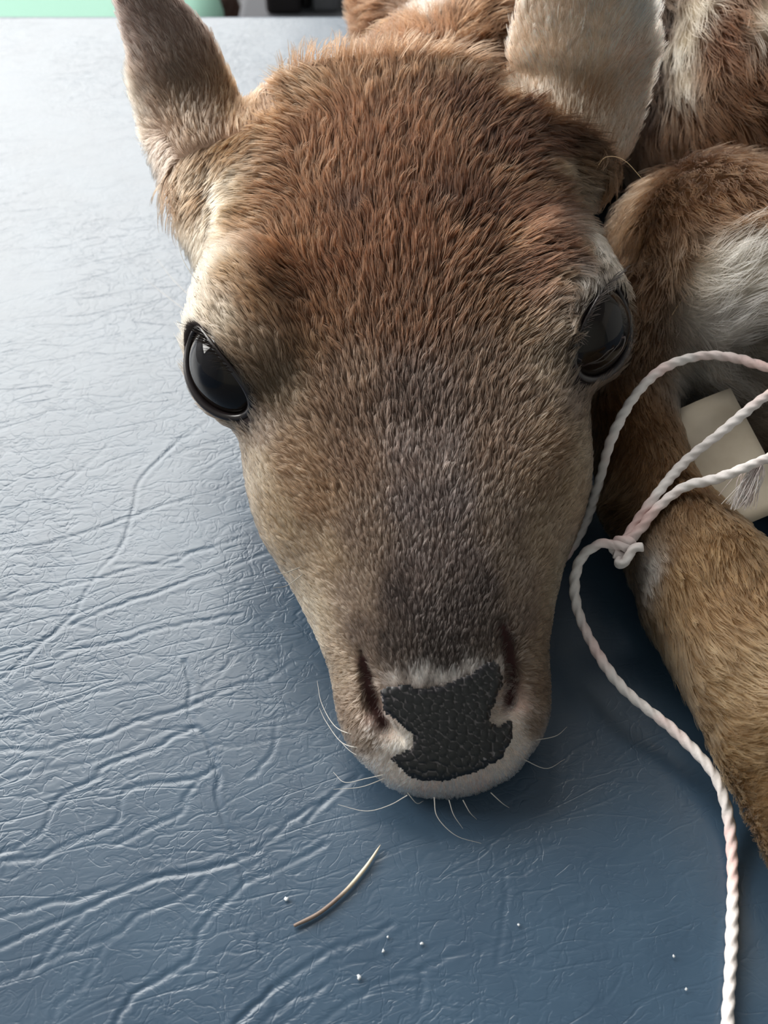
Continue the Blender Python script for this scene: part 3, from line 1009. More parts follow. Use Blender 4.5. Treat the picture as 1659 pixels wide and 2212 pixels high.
def flow(p, n, reg):
    out = np.zeros((len(p), 3))
    for k in range(5):
        m = np.where(reg == k)[0]
        if not len(m): continue
        G = FG[k]
        for s in range(0, len(m), 40000):
            mm = m[s:s + 40000]
            d2 = ((p[mm][:, None, :] - G[None, :, :3]) ** 2).sum(2)
            w = 1.0 / (d2 + 0.15) ** 2
            out[mm] = (w @ G[:, 3:]) / w.sum(1, keepdims=True)
    out -= n * (out * n).sum(1)[:, None]
    return out / (np.linalg.norm(out, axis=1)[:, None] + 1e-6)


# ---- body mesh ----------------------------------------------------------
skin = new_mat('undercoat', (0.2, 0.13, 0.09), 0.85, 0.1)
nt, N, Lk, B = nodes(skin)
at_n = N.new('ShaderNodeAttribute'); at_n.attribute_name = 'coat'
Lk.new(at_n.outputs['Color'], B.inputs['Base Color'])

vn_f = np.cross(BV[BQ[:, 2]] - BV[BQ[:, 0]], BV[BQ[:, 3]] - BV[BQ[:, 1]])
VN = np.zeros_like(BV)
for i in range(4):
    for d in range(3):
        VN[:, d] += np.bincount(BQ[:, i], weights=vn_f[:, d], minlength=len(BV))
VN /= np.linalg.norm(VN, axis=1)[:, None] + 1e-9

VREG = classify(BV)
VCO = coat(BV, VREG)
body = mesh_obj('body', BV, BQ, skin, fawn)
ca = body.data.color_attributes.new('coat', 'FLOAT_COLOR', 'POINT')
dark_under = VCO[:, :3] * 0.62
ca.data.foreach_set('color', np.column_stack([dark_under, np.ones(len(BV))]).astype(np.float32).ravel())

# ---- eyes ----------------------------------------------------------------
eye_m = new_mat('wet_black_eye', (0.006, 0.005, 0.006), 0.05, 0.28)
nt, N, Lk, B = nodes(eye_m)
tc = N.new('ShaderNodeTexCoord'); gr = N.new('ShaderNodeVectorMath'); gr.operation = 'LENGTH'
mpv = N.new('ShaderNodeMapping'); mpv.inputs['Scale'].default_value = (100 / .8, 100 / .55, 0)
Lk.new(tc.outputs['Object'], mpv.inputs['Vector']); Lk.new(mpv.outputs[0], gr.inputs[0])
er = N.new('ShaderNodeValToRGB')
er.color_ramp.elements[0].position = 0.9; er.color_ramp.elements[0].color = (0.003, 0.003, 0.005, 1)
er.color_ramp.elements[1].position = 1.0; er.color_ramp.elements[1].color = (0.012, 0.008, 0.006, 1)
Lk.new(gr.outputs['Value'], er.inputs[0]); Lk.new(er.outputs[0], B.inputs['Base Color'])
lid_m = new_mat('dark_moist_eyelid', (0.016, 0.012, 0.013), 0.28, 0.5)
lash_m = new_mat('dark_lash', (0.02, 0.014, 0.012), 0.5, 0.3)


def hair_obj(name, paths, radii, mat, parent, colors=None, kind='stuff'):
    """paths (n, k, 3) in table cm, radii (n, k) cm"""
    n, k = paths.shape[:2]
    cu = bpy.data.hair_curves.new(name)
    cu.add_curves([k] * n)
    cu.points.foreach_set('position', W(paths.reshape(-1, 3)).astype(np.float32).ravel())
    cu.points.foreach_set('radius', (radii.reshape(-1) * S).astype(np.float32))
    if colors is not None:
        at_ = cu.attributes.new('coat', 'FLOAT_COLOR', 'CURVE')
        at_.data.foreach_set('color', np.column_stack([colors, np.ones(n)]).astype(np.float32).ravel())
    cu.materials.append(mat)
    o = bpy.data.objects.new(name, cu)
    col.objects.link(o)
    if parent is not None:
        o.parent = parent
        o.matrix_parent_inverse = parent.matrix_basis.inverted()
    if kind: o['kind'] = kind
    return o


for sgn in (-1, 1):
    c, e, t, s_, r = EYE[sgn]
    V, Fc = [], []
    nr, ns = 28, 48
    for i in range(nr + 1):
        th = math.pi * i / nr
        for j in range(ns):
            ph = 2 * math.pi * j / ns
            rr = r * (1 + 0.05 * math.exp(-(th / 0.62) ** 4))     # cornea bulge
            V.append((rr * math.sin(th) * math.cos(ph), rr * math.sin(th) * math.sin(ph), rr * math.cos(th)))
    for i in range(nr):
        for j in range(ns):
            k = (j + 1) % ns
            Fc.append((i * ns + j, (i + 1) * ns + j, (i + 1) * ns + k, i * ns + k))
    me = bpy.data.meshes.new('eyeball')
    me.from_pydata((np.array(V) * S).tolist(), [], Fc)
    me.polygons.foreach_set('use_smooth', np.ones(len(me.polygons), bool))
    me.materials.append(eye_m)
    eo = bpy.data.objects.new('eyeball', me); col.objects.link(eo)
    eo.parent = fawn
    eo.matrix_parent_inverse = fawn.matrix_basis.inverted()
    M = Matrix((t, s_, e)).transposed().to_4x4()
    if M.determinant() < 0: M = Matrix((t, -s_, e)).transposed().to_4x4()
    M.translation = Vector(W(c))
    eo.matrix_basis = M
    eo['label'] = 'glossy black eyeball'
    # lid margin along the opening
    oc = EOC[sgn]; er_ = EOR[sgn]
    rim_p = []
    R0 = r + 0.10
    for ph in np.linspace(0, 2 * math.pi, 72, endpoint=False):
        lo, hi = 0.02, 1.5
        for _ in range(30):
            th = (lo + hi) / 2
            d = R0 * (e * math.cos(th) + (t * math.cos(ph) + s_ * math.sin(ph)) * math.sin(th))
            q = d - oc
            g = (q @ e / er_[0]) ** 2 + (q @ t / er_[1]) ** 2 + (q @ s_ / er_[2]) ** 2
            if g < 1: lo = th
            else: hi = th
        rim_p.append(c + d)
    rim_p = np.array(rim_p)
    phs = np.linspace(0, 2 * math.pi, 72, endpoint=False)
    rad = 0.07 + 0.06 * np.clip(-np.sin(phs), 0, 1) + 0.06 * np.exp(-((phs - math.pi) / .5) ** 2)
    v, f = sweep(np.vstack([rim_p, rim_p[:2]]), np.append(rad, rad[:2]), 10, close=False)
    lid = mesh_obj('eyelid', v, f, lid_m, fawn)
    # lashes on the upper margin
    sel = [i for i in range(72) if 0.35 < 2 * math.pi * i / 72 < 2.6]
    paths, rads = [], []
    for i in np.repeat(sel, 2):
        b0 = rim_p[i] + rng.normal(0, .02, 3)
        od = rim_p[i] - c; od /= np.linalg.norm(od)
        dd = od * 0.9 + e * 0.5 + np.array([0, 0, 0.12]) + t * 0.25 + rng.normal(0, .12, 3)
        L = rng.uniform(.25, .6)
        q = np.linspace(0, 1, 6)[:, None]
        paths.append(b0 + dd * q * L + np.array([0, 0, -0.25]) * q ** 2 * L)
        rads.append(0.013 * (1 - 0.8 * q[:, 0]))
    hair_obj('eyelash', np.array(paths), np.array(rads), lash_m, lid)

# ---- nose pad: pebbled bare skin -------------------------------------------
PAD = np.array([(822, 1492), (838, 1478), (870, 1474), (905, 1482), (955, 1480), (1010, 1452), (1060, 1422), (1080, 1435), (1083, 1485), (1062, 1530), (1056, 1552), (1068, 1566), (1090, 1560), (1107, 1550), (1104, 1598), (1082, 1638), (1030, 1664), (975, 1682), (920, 1686), (880, 1672), (843, 1638), (852, 1624), (886, 1612), (895, 1588), (872, 1570), (832, 1536)], float)
st = 4.0
gx = np.arange(805, 1125, st); gy = np.arange(1405, 1702, st)
QX, QY = np.meshgrid(gx, gy)
wob = np.column_stack([QX.ravel(), QY.ravel()])
ins = inside_poly(wob + 6 * (np.column_stack([noise2(wob, 11, .09), noise2(wob, 12, .09)]) - .5), PAD)
edge = poly_dist(wob, np.vstack([PAD, PAD[:1]]))
cell = rng.uniform(0, 1, (300, 2)) * [320, 297] + [805, 1405]
for _ in range(4):     # relax the pebbles
    dd = ((wob[:, None, :] - cell[None]) ** 2).sum(2); own = dd.argmin(1)
    for k in range(len(cell)):
        if (own == k).any(): cell[k] = wob[own == k].mean(0)
dd = np.sqrt(((wob[:, None, :] - cell[None]) ** 2).sum(2)); dd.sort(1)
f12 = np.clip((dd[:, 1] - dd[:, 0]) / 5.0, 0, 1)
PV, PM = [], -np.ones(len(wob), int)
groove = []
for i, (x, y) in enumerate(wob):
    if not ins[i]: continue
    p, n = cast(x, y)
    if p is None: continue
    PM[i] = len(PV)
    h = 0.085 * min(1, edge[i] / 14) ** 0.5 + 0.045 * (f12[i] ** .6) + 0.01 * rng.uniform()
    PV.append(p + n * h + np.array([0, -0.02, 0.02]))
    groove.append(f12[i])
PM = PM.reshape(QX.shape)
PF = []
for j in range(len(gy) - 1):
    for i in range(len(gx) - 1):
        q = (PM[j, i], PM[j + 1, i], PM[j + 1, i + 1], PM[j, i + 1])
        if min(q) >= 0: PF.append(q)
nose_m = new_mat('black_nose_skin', (0.012, 0.012, 0.014), 0.36, 0.5)
nt, N, Lk, B = nodes(nose_m)
an = N.new('ShaderNodeAttribute'); an.attribute_name = 'groove'
nr_ = N.new('ShaderNodeValToRGB')
nr_.color_ramp.elements[0].position = 0.0; nr_.color_ramp.elements[0].color = (*srgb(104, 98, 100), 1)
nr_.color_ramp.elements[1].position = 0.55; nr_.color_ramp.elements[1].color = (*srgb(14, 14, 17), 1)
Lk.new(an.outputs['Fac'], nr_.inputs[0])
# dry flakes
nz = N.new('ShaderNodeTexNoise'); nz.inputs['Scale'].default_value = 520; nz.inputs['Detail'].default_value = 2
tcn = N.new('ShaderNodeTexCoord'); Lk.new(tcn.outputs['Object'], nz.inputs['Vector'])
fl = N.new('ShaderNodeMapRange'); fl.inputs['From Min'].default_value = 0.70; fl.inputs['From Max'].default_value = 0.75
Lk.new(nz.outputs[0], fl.inputs['Value'])
mx = N.new('ShaderNodeMix'); mx.data_type = 'RGBA'
Lk.new(fl.outputs[0], mx.inputs['Factor']); Lk.new(nr_.outputs[0], mx.inputs[6]); mx.inputs[7].default_value = (*srgb(120, 116, 118), 1)
Lk.new(mx.outputs[2], B.inputs['Base Color'])
pad = mesh_obj('nose_pad', PV, PF, nose_m, fawn)
ga = pad.data.attributes.new('groove', 'FLOAT', 'POINT')
ga.data.foreach_set('value', np.array(groove, np.float32))
pad['label'] = 'black pebbled nose pad'
padP = np.array(PV)

# the nostrils are carved in the body mesh itself; darken the undercoat there
nlines = [[(789, 1425), (795, 1465), (806, 1520), (826, 1560)], [(1083, 1360), (1098, 1405), (1106, 1465), (1100, 1512)]]
nos = np.array([cast(*q)[0] for L in nlines for q in catmull(np.array(L, float), 16)])
dn = np.min(np.linalg.norm(BV[:, None, :] - nos[None], axis=2), axis=1)
wn = np.clip(1.5 - dn / 0.22, 0, 1)[:, None]
VC2 = dark_under * (1 - wn) + np.array(srgb(58, 38, 37)) * wn
for sgn in (-1, 1):        # dark bare skin along the lids
    c, e, t, s_, r = EYE[sgn]
    qq = BV - c - EOC[sgn]
    g = ((qq @ e) / (EOR[sgn][0] + .3)) ** 2 + ((qq @ t) / (EOR[sgn][1] + .22)) ** 2 + ((qq @ s_) / (EOR[sgn][2] + .22)) ** 2
    wl = np.clip((1.15 - g) / .3, 0, 1)[:, None]
    VC2 = VC2 * (1 - wl) + np.array([0.02, 0.015, 0.015]) * wl
ca = body.data.color_attributes['coat']
ca.data.foreach_set('color', np.column_stack([VC2, np.ones(len(BV))]).astype(np.float32).ravel())

# ---- fur --------------------------------------------------------------------
fur_m = bpy.data.materials.new('fur'); fur_m.use_nodes = True
nt, N, Lk, B = nodes(fur_m)
ha = N.new('ShaderNodeAttribute'); ha.attribute_name = 'coat'
hi_ = N.new('ShaderNodeHairInfo')
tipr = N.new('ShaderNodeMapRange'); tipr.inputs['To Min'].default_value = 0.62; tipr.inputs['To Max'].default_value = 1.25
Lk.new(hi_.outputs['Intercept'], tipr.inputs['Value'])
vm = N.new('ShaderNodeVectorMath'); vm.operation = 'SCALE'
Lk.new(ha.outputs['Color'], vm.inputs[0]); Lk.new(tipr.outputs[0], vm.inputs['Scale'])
HAIRMODE = 0
if HAIRMODE == 0:
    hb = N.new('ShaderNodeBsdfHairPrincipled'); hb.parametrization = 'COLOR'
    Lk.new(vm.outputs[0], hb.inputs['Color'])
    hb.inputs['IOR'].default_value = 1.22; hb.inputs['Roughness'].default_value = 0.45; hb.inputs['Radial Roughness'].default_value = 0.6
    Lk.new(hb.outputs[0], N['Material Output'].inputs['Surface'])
else:
    Lk.new(vm.outputs[0], B.inputs['Base Color'])
    B.inputs['Roughness'].default_value = 0.45
    B.inputs['Specular IOR Level'].default_value = 0.3
    tr = N.new('ShaderNodeBsdfTranslucent'); Lk.new(vm.outputs[0], tr.inputs['Color'])
    ms = N.new('ShaderNodeMixShader'); ms.inputs[0].default_value = 0.42
    Lk.new(B.outputs[0], ms.inputs[1]); Lk.new(tr.outputs[0], ms.inputs[2])
    Lk.new(ms.outputs[0], N['Material Output'].inputs['Surface'])

tri = np.vstack([BQ[:, [0, 1, 2]], BQ[:, [0, 2, 3]]])
A0, A1, A2 = BV[tri[:, 0]], BV[tri[:, 1]], BV[tri[:, 2]]
area_t = 0.5 * np.linalg.norm(np.cross(A1 - A0, A2 - A0), axis=1)
cen = (A0 + A1 + A2) / 3
treg = VREG[tri[:, 0]]
tlen = VCO[tri[:, 0], 3]
tn = VN[tri[:, 0]]
view = CO - cen; view /= np.linalg.norm(view, axis=1)[:, None]
facing = (tn * view).sum(1)
dens = np.choose(treg, [330, 330, 330, 300, 170]).astype(float)
dens *= np.clip(1.25 - 0.5 * tlen, 0.6, 1.3) * (1 + 0.9 * ((treg == 0) & (tlen < .32)))
dens *= np.where(facing > -0.15, 1.0, 0.25)
dens[(cen[:, 2] < 0.12)] = 0
dens[(tn[:, 2] < -0.6) & (cen[:, 2] < 3)] *= 0.1
dens[(cen[:, 0] > 13.5) & (cen[:, 1] < 24)] *= 0.5
dens[(cen[:, 0] > 17) | (cen[:, 1] > 46)] *= 0.45
# bare skin: nose pad, eyes, nostrils
from mathutils.kdtree import KDTree


def near(P, pts, rad):
    kd = KDTree(len(pts))
    for i, q in enumerate(pts): kd.insert(q, i)
    kd.balance()
    lo = pts.min(0) - rad; hi = pts.max(0) + rad
    m = np.where(np.all((P > lo) & (P < hi), axis=1))[0]
    r = np.zeros(len(P), bool)
    for i in m: r[i] = kd.find(P[i])[2] < rad
    return r


dens[near(cen, padP, 0.085)] = 0
dens[near(cen, nos, 0.1)] = 0
for sgn in (-1, 1):
    c, e, t, s_, r = EYE[sgn]
    q = cen - c - EOC[sgn]
    g = ((q @ e) / (EOR[sgn][0] + .1)) ** 2 + ((q @ t) / (EOR[sgn][1] + .1)) ** 2 + ((q @ s_) / (EOR[sgn][2] + .1)) ** 2
    dens[(g < 1) | (np.linalg.norm(cen - c, axis=1) < r - 0.05)] = 0

cnt = rng.poisson(dens * area_t)
ti = np.repeat(np.arange(len(tri)), cnt)
b1 = np.sqrt(rng.uniform(size=len(ti))); b2 = rng.uniform(size=len(ti))
root = A0[ti] * (1 - b1)[:, None] + A1[ti] * (b1 * (1 - b2))[:, None] + A2[ti] * (b1 * b2)[:, None]
nrm = VN[tri[ti, 0]] * (1 - b1)[:, None] + VN[tri[ti, 1]] * (b1 * (1 - b2))[:, None] + VN[tri[ti, 2]] * (b1 * b2)[:, None]
nrm /= np.linalg.norm(nrm, axis=1)[:, None] + 1e-9
reg = treg[ti]
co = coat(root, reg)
fd = flow(root, nrm, reg)
n = len(root)
print('hairs', n)


def vnoise(p, seed, sc):
    return np.stack([noise2(p, seed + k, sc) - .5 for k in range(3)], 1)


L = co[:, 3] * rng.uniform(0.65, 1.2, n)
mess = np.choose(reg, [0.28, 0.3, 0.35, 0.3, 0.75])
clump = vnoise(root, 21, 1.1) * 0.9 + vnoise(root, 31, 4.0) * 1.0
fd = fd + clump * mess[:, None] + rng.normal(0, 0.10, (n, 3)) * (0.6 + mess[:, None])
fd -= nrm * (fd * nrm).sum(1)[:, None]
fd /= np.linalg.norm(fd, axis=1)[:, None] + 1e-9
lift = np.choose(reg, [0.30, 0.30, 0.32, 0.30, 0.42]) * rng.uniform(0.6, 1.5, n) + (noise2(root, 41, 3.0) - .5) * 0.3 * mess
lift = np.clip(lift, 0.08, 0.9)
K = 5
q = np.linspace(0, 1, K)
side = np.cross(nrm, fd)
bend = rng.normal(0, 0.12, n) + (noise2(root, 61, 1.6) - .5) * 0.9 * mess
paths = np.zeros((n, K, 3))
for k in range(K):
    t = q[k]
    paths[:, k] = root + L[:, None] * (t * fd * np.cos(lift)[:, None] + (np.sin(lift) * (t - 0.55 * t * t))[:, None] * nrm * 1.35 + (bend * t * t)[:, None] * side)
# tufts: neighbouring hairs lean together at their tips
nc = n // 8
cid = rng.choice(n, nc, replace=False)
kd = KDTree(nc)
for j, i in enumerate(cid): kd.insert(root[i], j)
kd.balance()
own = np.fromiter((kd.find(p)[1] for p in root), int, n)
ctr = cid[own]
cdist = np.linalg.norm(root - root[ctr], axis=1)
ok_c = ((reg == reg[ctr]) & (cdist < 0.35)).astype(float) * rng.uniform(.55, 1.0, n)
for k in range(1, K):
    wq = (q[k] ** 1.3 * 0.8 * ok_c)[:, None]
    tgt = paths[ctr, k] + (root - root[ctr]) * 0.12
    paths[:, k] = paths[:, k] * (1 - wq) + tgt * wq
paths[:, :, 2] = np.maximum(paths[:, :, 2], 0.03)
ctone = np.exp(rng.normal(0, 0.2, n))[ctr]
r0 = np.clip(0.0058 + 0.004 * L, 0.006, 0.0115) * rng.uniform(.8, 1.25, n)
rad = r0[:, None] * np.array([1.0, 1.0, 0.9, 0.65, 0.2])[None]
tone = ctone * np.exp(rng.normal(0, 0.2, n)) * (0.8 + 0.4 * noise2(root, 71, 3.5))
light = rng.uniform(size=n) < 0.06
tone[light] *= 1.5
hc = np.clip(co[:, :3] * tone[:, None], 0, 0.95)
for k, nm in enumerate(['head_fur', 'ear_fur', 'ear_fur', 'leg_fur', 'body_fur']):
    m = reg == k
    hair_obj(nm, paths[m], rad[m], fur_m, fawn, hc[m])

# ---- whiskers and stray hairs -------------------------------------------------
white_m = new_mat('pale_whisker', srgb(176, 172, 166), 0.45, 0.3)
WH = [  # start pixel, screen offsets of the tip, length factor, droop
    [(770, 1590), (725, 1570), (695, 1520), (685, 1470)], [(790, 1618), (740, 1605), (705, 1560), (690, 1530)], [(800, 1640), (760, 1625), (725, 1590)],
    [(835, 1672), (790, 1682), (745, 1690), (720, 1668)], [(835, 1680), (780, 1700), (720, 1705)], [(880, 1718), (840, 1740), (790, 1752), (730, 1738)], [(880, 1712), (900, 1735), (915, 1730)],
    [(938, 1722), (945, 1765), (985, 1805), (1040, 1822)], [(970, 1728), (980, 1760), (1000, 1790)], [(1000, 1728), (1015, 1755), (1030, 1770)], [(1060, 1712), (1085, 1735), (1100, 1745)], [(1130, 1640), (1180, 1660), (1220, 1640)], [(1150, 1600), (1200, 1590), (1225, 1570)],
    [(655, 1240), (620, 1265), (590, 1270)], [(650, 1225), (605, 1240), (590, 1225)],
    [(430, 615), (395, 560), (380, 500)], [(410, 640), (370, 600), (340, 560)], [(400, 670), (360, 640), (310, 600)], [(440, 560), (415, 500), (412, 450)],
]
paths, rads = [], []
for w in WH:
    p, nn_ = cast(*w[0])
    if p is None:
        p = at(*w[0], z=1.0)
    depthY = p[1]
    pts = [p]
    z0 = p[2]
    for i, (x, y) in enumerate(w[1:]):
        zz = max(0.06, z0 - (z0 * 0.22 if z0 < 3 else -0.25) * (i + 1))
        pts.append(at(x, y, z=zz))
    paths.append(catmull(pts, 12))
    rads.append(np.linspace(0.013, 0.004, 12))
hair_obj('whisker', np.array(paths), np.array(rads), white_m, fawn)
stray_m = new_mat('stray_hair', srgb(176, 150, 118), 0.5, 0.3)
SH = [[(1285, 370), (1308, 340), (1348, 346), (1392, 392)], [(1480, 745), (1560, 722), (1650, 684)], [(1490, 775), (1575, 748), (1665, 700)], [(1530, 630), (1600, 575), (1665, 525)], [(1440, 700), (1480, 640), (1540, 600)],
      [(1428, 1370), (1448, 1440), (1480, 1520)], [(1440, 1420), (1468, 1490), (1508, 1560)], [(1470, 1500), (1495, 1565), (1530, 1625)], [(1585, 1780), (1600, 1840), (1640, 1930)], [(1600, 1830), (1630, 1930), (1662, 2010)], [(1610, 1850), (1645, 1960), (1672, 2060)],
      [(1390, 1245), (1400, 1300), (1425, 1360)], [(690, 105), (650, 108), (615, 120)], [(760, 80), (740, 55), (735, 30)], [(500, 170), (490, 140), (478, 100)], [(360, 330), (350, 350), (345, 372)]]
paths, rads = [], []
for w in SH:
    p, nn_ = cast(*w[0])
    if p is None: continue
    dep = (p - CO) @ CF
    pts = [p]
    for i, (x, y) in enumerate(w[1:]):
        r = ray(x, y)
        q3 = CO + r * ((dep - 0.22 * (i + 1)) / (r @ CF))
        q3[2] = max(q3[2], 0.05)
        pts.append(q3)
    paths.append(catmull(pts, 12))
    rads.append(np.linspace(0.011, 0.004, 12))
hair_obj('stray_hair', np.array(paths), np.array(rads), stray_m, fawn)

# ================================================================== CORD, TAG AND SMALL THINGS
cord_m = new_mat('cotton_cord', srgb(214, 206, 204), 0.8, 0.15)
nt, N, Lk, B = nodes(cord_m)
tc = N.new('ShaderNodeTexCoord')
cn = N.new('ShaderNodeTexNoise'); cn.inputs['Scale'].default_value = 38; cn.inputs['Detail'].default_value = 3
Lk.new(tc.outputs['Object'], cn.inputs['Vector'])
cr_ = N.new('ShaderNodeValToRGB')
cr_.color_ramp.elements[0].position = 0.35; cr_.color_ramp.elements[0].color = (*srgb(226, 196, 192), 1)   # faint pink stain
cr_.color_ramp.elements[1].position = 0.5; cr_.color_ramp.elements[1].color = (*srgb(218, 212, 210), 1)
Lk.new(cn.outputs[0], cr_.inputs[0]); Lk.new(cr_.outputs[0], B.inputs['Base Color'])
cb = N.new('ShaderNodeTexNoise'); cb.inputs['Scale'].default_value = 900; cb.inputs['Detail'].default_value = 2
Lk.new(tc.outputs['Object'], cb.inputs['Vector'])
cbm = N.new('ShaderNodeBump'); cbm.inputs['Strength'].default_value = 0.5; cbm.inputs['Distance'].default_value = 0.0003
Lk.new(cb.outputs[0], cbm.inputs['Height']); Lk.new(cbm.outputs[0], B.inputs['Normal'])

CR_ = 0.135


def on_body(x, y, lift=CR_ + 0.12, z=None):
    """resting on the coat under the pixel, or at the height z where the ray meets no body"""
    if z is not None:
        return at(x, y, z=z)
    p, n_ = cast(x, y)
    if p is None: return at(x, y, z=4.0)
    return p + n_ * lift


def resample(P, step=0.045):
    Q = catmull(P, 60 * len(P))
    d = np.concatenate([[0], np.cumsum(np.linalg.norm(np.diff(Q, axis=0), axis=1))])
    s = np.arange(0, d[-1], step)
    return np.stack([np.interp(s, d, Q[:, k]) for k in range(3)], 1)


def cord_mesh(P, r=CR_):
    P = resample(P)
    lobes = lambda th: 1 + 0.13 * np.cos(3 * th)
    rr = r * (1 + 0.05 * np.sin(np.arange(len(P)) * 0.11))
    return sweep(P, rr, 15, lobes, twist=2 * math.pi / 1.25)


cord = tag(empty('cotton_cord', W(at(1575, 2100, z=0.0))), 'white twisted cotton cord knotted around the foreleg and trailing down the table', 'cord')
kz = at(1342, 1184, z=2.85)
pA = [at(1566, 2330, z=.17), at(1572, 2200, z=.17), at(1580, 2050, z=.17), at(1583, 1900, z=.17), at(1577, 1790, z=.4), at(1560, 1712, z=.75), at(1530, 1655, z=.9), at(1458, 1580, z=.9), at(1338, 1478, z=1.15), at(1264, 1360, z=1.6), at(1241, 1275, z=2.1), at(1255, 1207, z=2.6), at(1300, 1174, z=3.0), kz]
v, f = cord_mesh(pA)
mesh_obj('trailing_strand', v, f, cord_m, cord)
pB = [kz, on_body(1385, 1140), on_body(1425, 1085, .34), on_body(1470, 1015, .36), at(1560, 932, z=4.35), at(1659, 853, z=4.6), at(1735, 815, z=4.7), at(1750, 780, z=4.9), at(1700, 800, z=4.9), at(1645, 790, z=4.9), at(1585, 773, z=4.9), at(1515, 769, z=4.9), at(1435, 795, z=4.9), at(1372, 855, z=4.75), at(1322, 945, z=4.0), at(1294, 1040, z=2.6), at(1268, 1120, z=1.3), at(1238, 1180, z=.6), at(1200, 1225, z=.25)]
v, f = cord_mesh(pB)
mesh_obj('loop_strand', v, f, cord_m, cord)
pC = [kz, on_body(1395, 1150), on_body(1425, 1110), on_body(1475, 1068), on_body(1545, 1035), at(1610, 1010, z=4.4), at(1659, 990, z=4.3), at(1700, 972, z=4.2), at(1735, 990, z=3.9)]
v, f = cord_mesh(pC)
mesh_obj('tag_strand', v, f, cord_m, cord)
# the knot: a turn and a half round both strands, with a short tail
ax = (pB[1] - kz); ax /= np.linalg.norm(ax)
n1 = np.cross(ax, [0, 0, 1.0]); n1 /= np.linalg.norm(n1); n2 = np.cross(ax, n1)
kp = [kz - ax * 0.25 - n1 * 0.1]
for a in np.linspace(0.3, 4.4 * math.pi, 44):
    kp.append(kz + ax * (-0.16 + 0.03 * a) + (n1 * math.cos(a) + n2 * math.sin(a)) * (0.2 + 0.03 * math.sin(2.3 * a)))
kp += [kz + np.array([-.12, -.42, -.1]), kz + np.array([.02, -.55, .12]), kz + np.array([.2, -.3, .32]), kz + np.array([.48, -.2, .3])]
v, f = cord_mesh(kp, 0.13)
mesh_obj('knot', v, f, cord_m, cord)
# loosened fibres where the tag strand frays
P0 = at(1640, 1000, z=4.3)
fr_paths, fr_r = [], []
for i in range(90):
    a0 = P0 + rng.normal(0, .07, 3)
    d = at(1600 + rng.normal(0, 14), 1088 + rng.normal(0, 10), z=3.5) - a0
    qq = np.linspace(0, 1, 8)[:, None]
    fr_paths.append(a0 + d * qq + rng.normal(0, .12, 3) * np.sin(qq * math.pi) + np.array([0, 0, .15]) * np.sin(qq * math.pi))
    fr_r.append(np.full(8, 0.009))
hair_obj('frayed_fibre', np.array(fr_paths), np.array(fr_r), cord_m, cord)

# paper tag wedged behind the leg
paper = new_mat('cream_card', srgb(196, 186, 170), 0.75, 0.2)
nt, N, Lk, B = nodes(paper)
tc = N.new('ShaderNodeTexCoord')
pn = N.new('ShaderNodeTexNoise'); pn.inputs['Scale'].default_value = 60; pn.inputs['Detail'].default_value = 5
Lk.new(tc.outputs['Object'], pn.inputs['Vector'])
pr = N.new('ShaderNodeValToRGB')
pr.color_ramp.elements[0].position = 0.3; pr.color_ramp.elements[0].color = (*srgb(164, 152, 134), 1)
pr.color_ramp.elements[1].position = 0.7; pr.color_ramp.elements[1].color = (*srgb(190, 180, 164), 1)
Lk.new(pn.outputs[0], pr.inputs[0]); Lk.new(pr.outputs[0], B.inputs['Base Color'])
TA = at(1578, 838, z=3.7); TB = at(1428, 903, z=3.0); TC = at(1712, 1092, z=2.8)
TD = TB + TC - TA
tn_ = np.cross(TB - TA, TC - TA); tn_ /= np.linalg.norm(tn_)
nu, nv = 8, 12
tvv = []
for sd in (0, 1):
    for j in range(nv + 1):
        for i in range(nu + 1):
            s, t = i / nu, j / nv
            p = TA + (TB - TA) * s + (TC - TA) * t + tn_ * (0.10 * math.sin(math.pi * s) * (1 - .4 * t))
            tvv.append(p - tn_ * 0.035 * sd)
off = (nu + 1) * (nv + 1)
tff = []
for j in range(nv):
    for i in range(nu):
        a = j * (nu + 1) + i
        tff.append((a, a + 1, a + nu + 2, a + nu + 1))
        tff.append((off + a, off + a + nu + 1, off + a + nu + 2, off + a + 1))
ring = [i for i in range(nu + 1)] + [j * (nu + 1) + nu for j in range(1, nv + 1)] + [nv * (nu + 1) + i for i in range(nu - 1, -1, -1)] + [j * (nu + 1) for j in range(nv - 1, 0, -1)]
for a, b in zip(ring, ring[1:] + ring[:1]):
    tff.append((b, a, off + a, off + b))
tag(mesh_obj('paper_tag', tvv, tff, paper), 'blank cream card tag tucked behind the foreleg under the cord', 'tag')

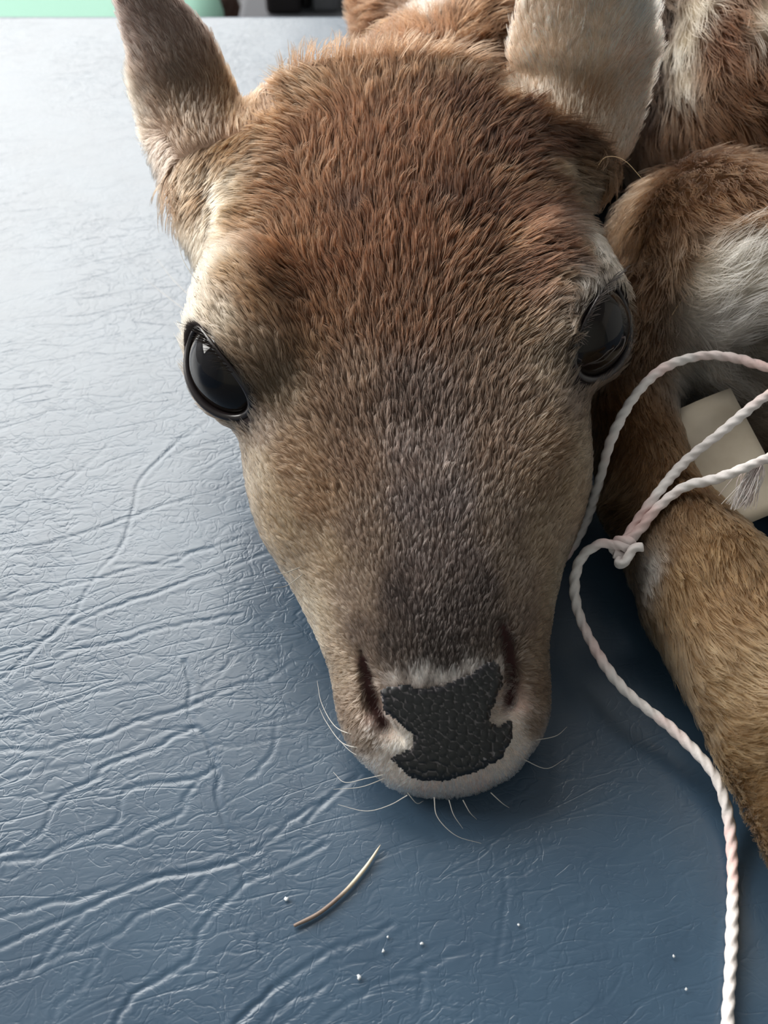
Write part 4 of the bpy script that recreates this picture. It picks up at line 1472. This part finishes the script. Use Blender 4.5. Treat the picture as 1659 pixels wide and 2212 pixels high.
# loose coarse hair on the vinyl
straw = new_mat('tan_coarse_hair', srgb(140, 120, 104), 0.5, 0.4)
nt, N, Lk, B = nodes(straw)
tc = N.new('ShaderNodeTexCoord'); sx = N.new('ShaderNodeSeparateXYZ')
Lk.new(tc.outputs['Generated'], sx.inputs[0])
sr = N.new('ShaderNodeValToRGB')
sr.color_ramp.elements[0].position = 0.5; sr.color_ramp.elements[0].color = (*srgb(120, 104, 94), 1)
sr.color_ramp.elements[1].position = 0.75; sr.color_ramp.elements[1].color = (*srgb(206, 194, 172), 1)
Lk.new(sx.outputs[0], sr.inputs[0]); Lk.new(sr.outputs[0], B.inputs['Base Color'])
P = catmull([at(635, 2000, z=.06), at(690, 1972, z=.07), at(745, 1926, z=.08), at(785, 1880, z=.08), at(805, 1852, z=.08), at(822, 1825, z=.09)], 50)
v, f = sweep(P, np.interp(np.linspace(0, 1, 50), [0, .1, .6, .9, 1], [.04, .052, .05, .03, .006]), 8)
tag(mesh_obj('loose_hair', v, f, straw), 'short curved tan hair lying on the vinyl in front of the nose', 'hair')

# lint flecks
lint = new_mat('white_lint', srgb(190, 195, 200), 0.8, 0.2)
SP = [(775, 2112, 'largest white lint fleck, below the loose hair', 7), (828, 2054, 'white lint fleck nearest above the largest fleck', 5), (838, 2024, 'white lint fleck between the loose hair and the foreleg', 4), (911, 2038, 'bright lint fleck on plain vinyl below the nose shadow', 5), (620, 1942, 'flaky lint fleck beside the lower end of the loose hair', 7), (1455, 2066, 'white lint fleck left of the trailing cord', 4), (1482, 2137, 'lowest white lint fleck left of the trailing cord', 4), (1120, 1998, 'lint fleck on smooth vinyl straight below the chin', 4)]
for k, (x, y, lab, r) in enumerate(SP):
    rr = r / 2200 * 26 * 0.75
    c = at(x, y, z=0.02)
    Pn = []
    for i in range(5):
        th = math.pi * i / 4
        for j in range(8):
            a = 2 * math.pi * j / 8
            Pn.append(c + np.array([math.sin(th) * math.cos(a) * rr * rng.uniform(.35, 1.3), math.sin(th) * math.sin(a) * rr * rng.uniform(.35, 1.5), 0.012 + math.cos(th) * rr * .3]))
    Fc = [(i * 8 + j, (i + 1) * 8 + j, (i + 1) * 8 + (j + 1) % 8, i * 8 + (j + 1) % 8) for i in range(4) for j in range(8)]
    tag(mesh_obj('lint_fleck', Pn, Fc, lint), lab, 'lint', 'white lint flecks on the vinyl')
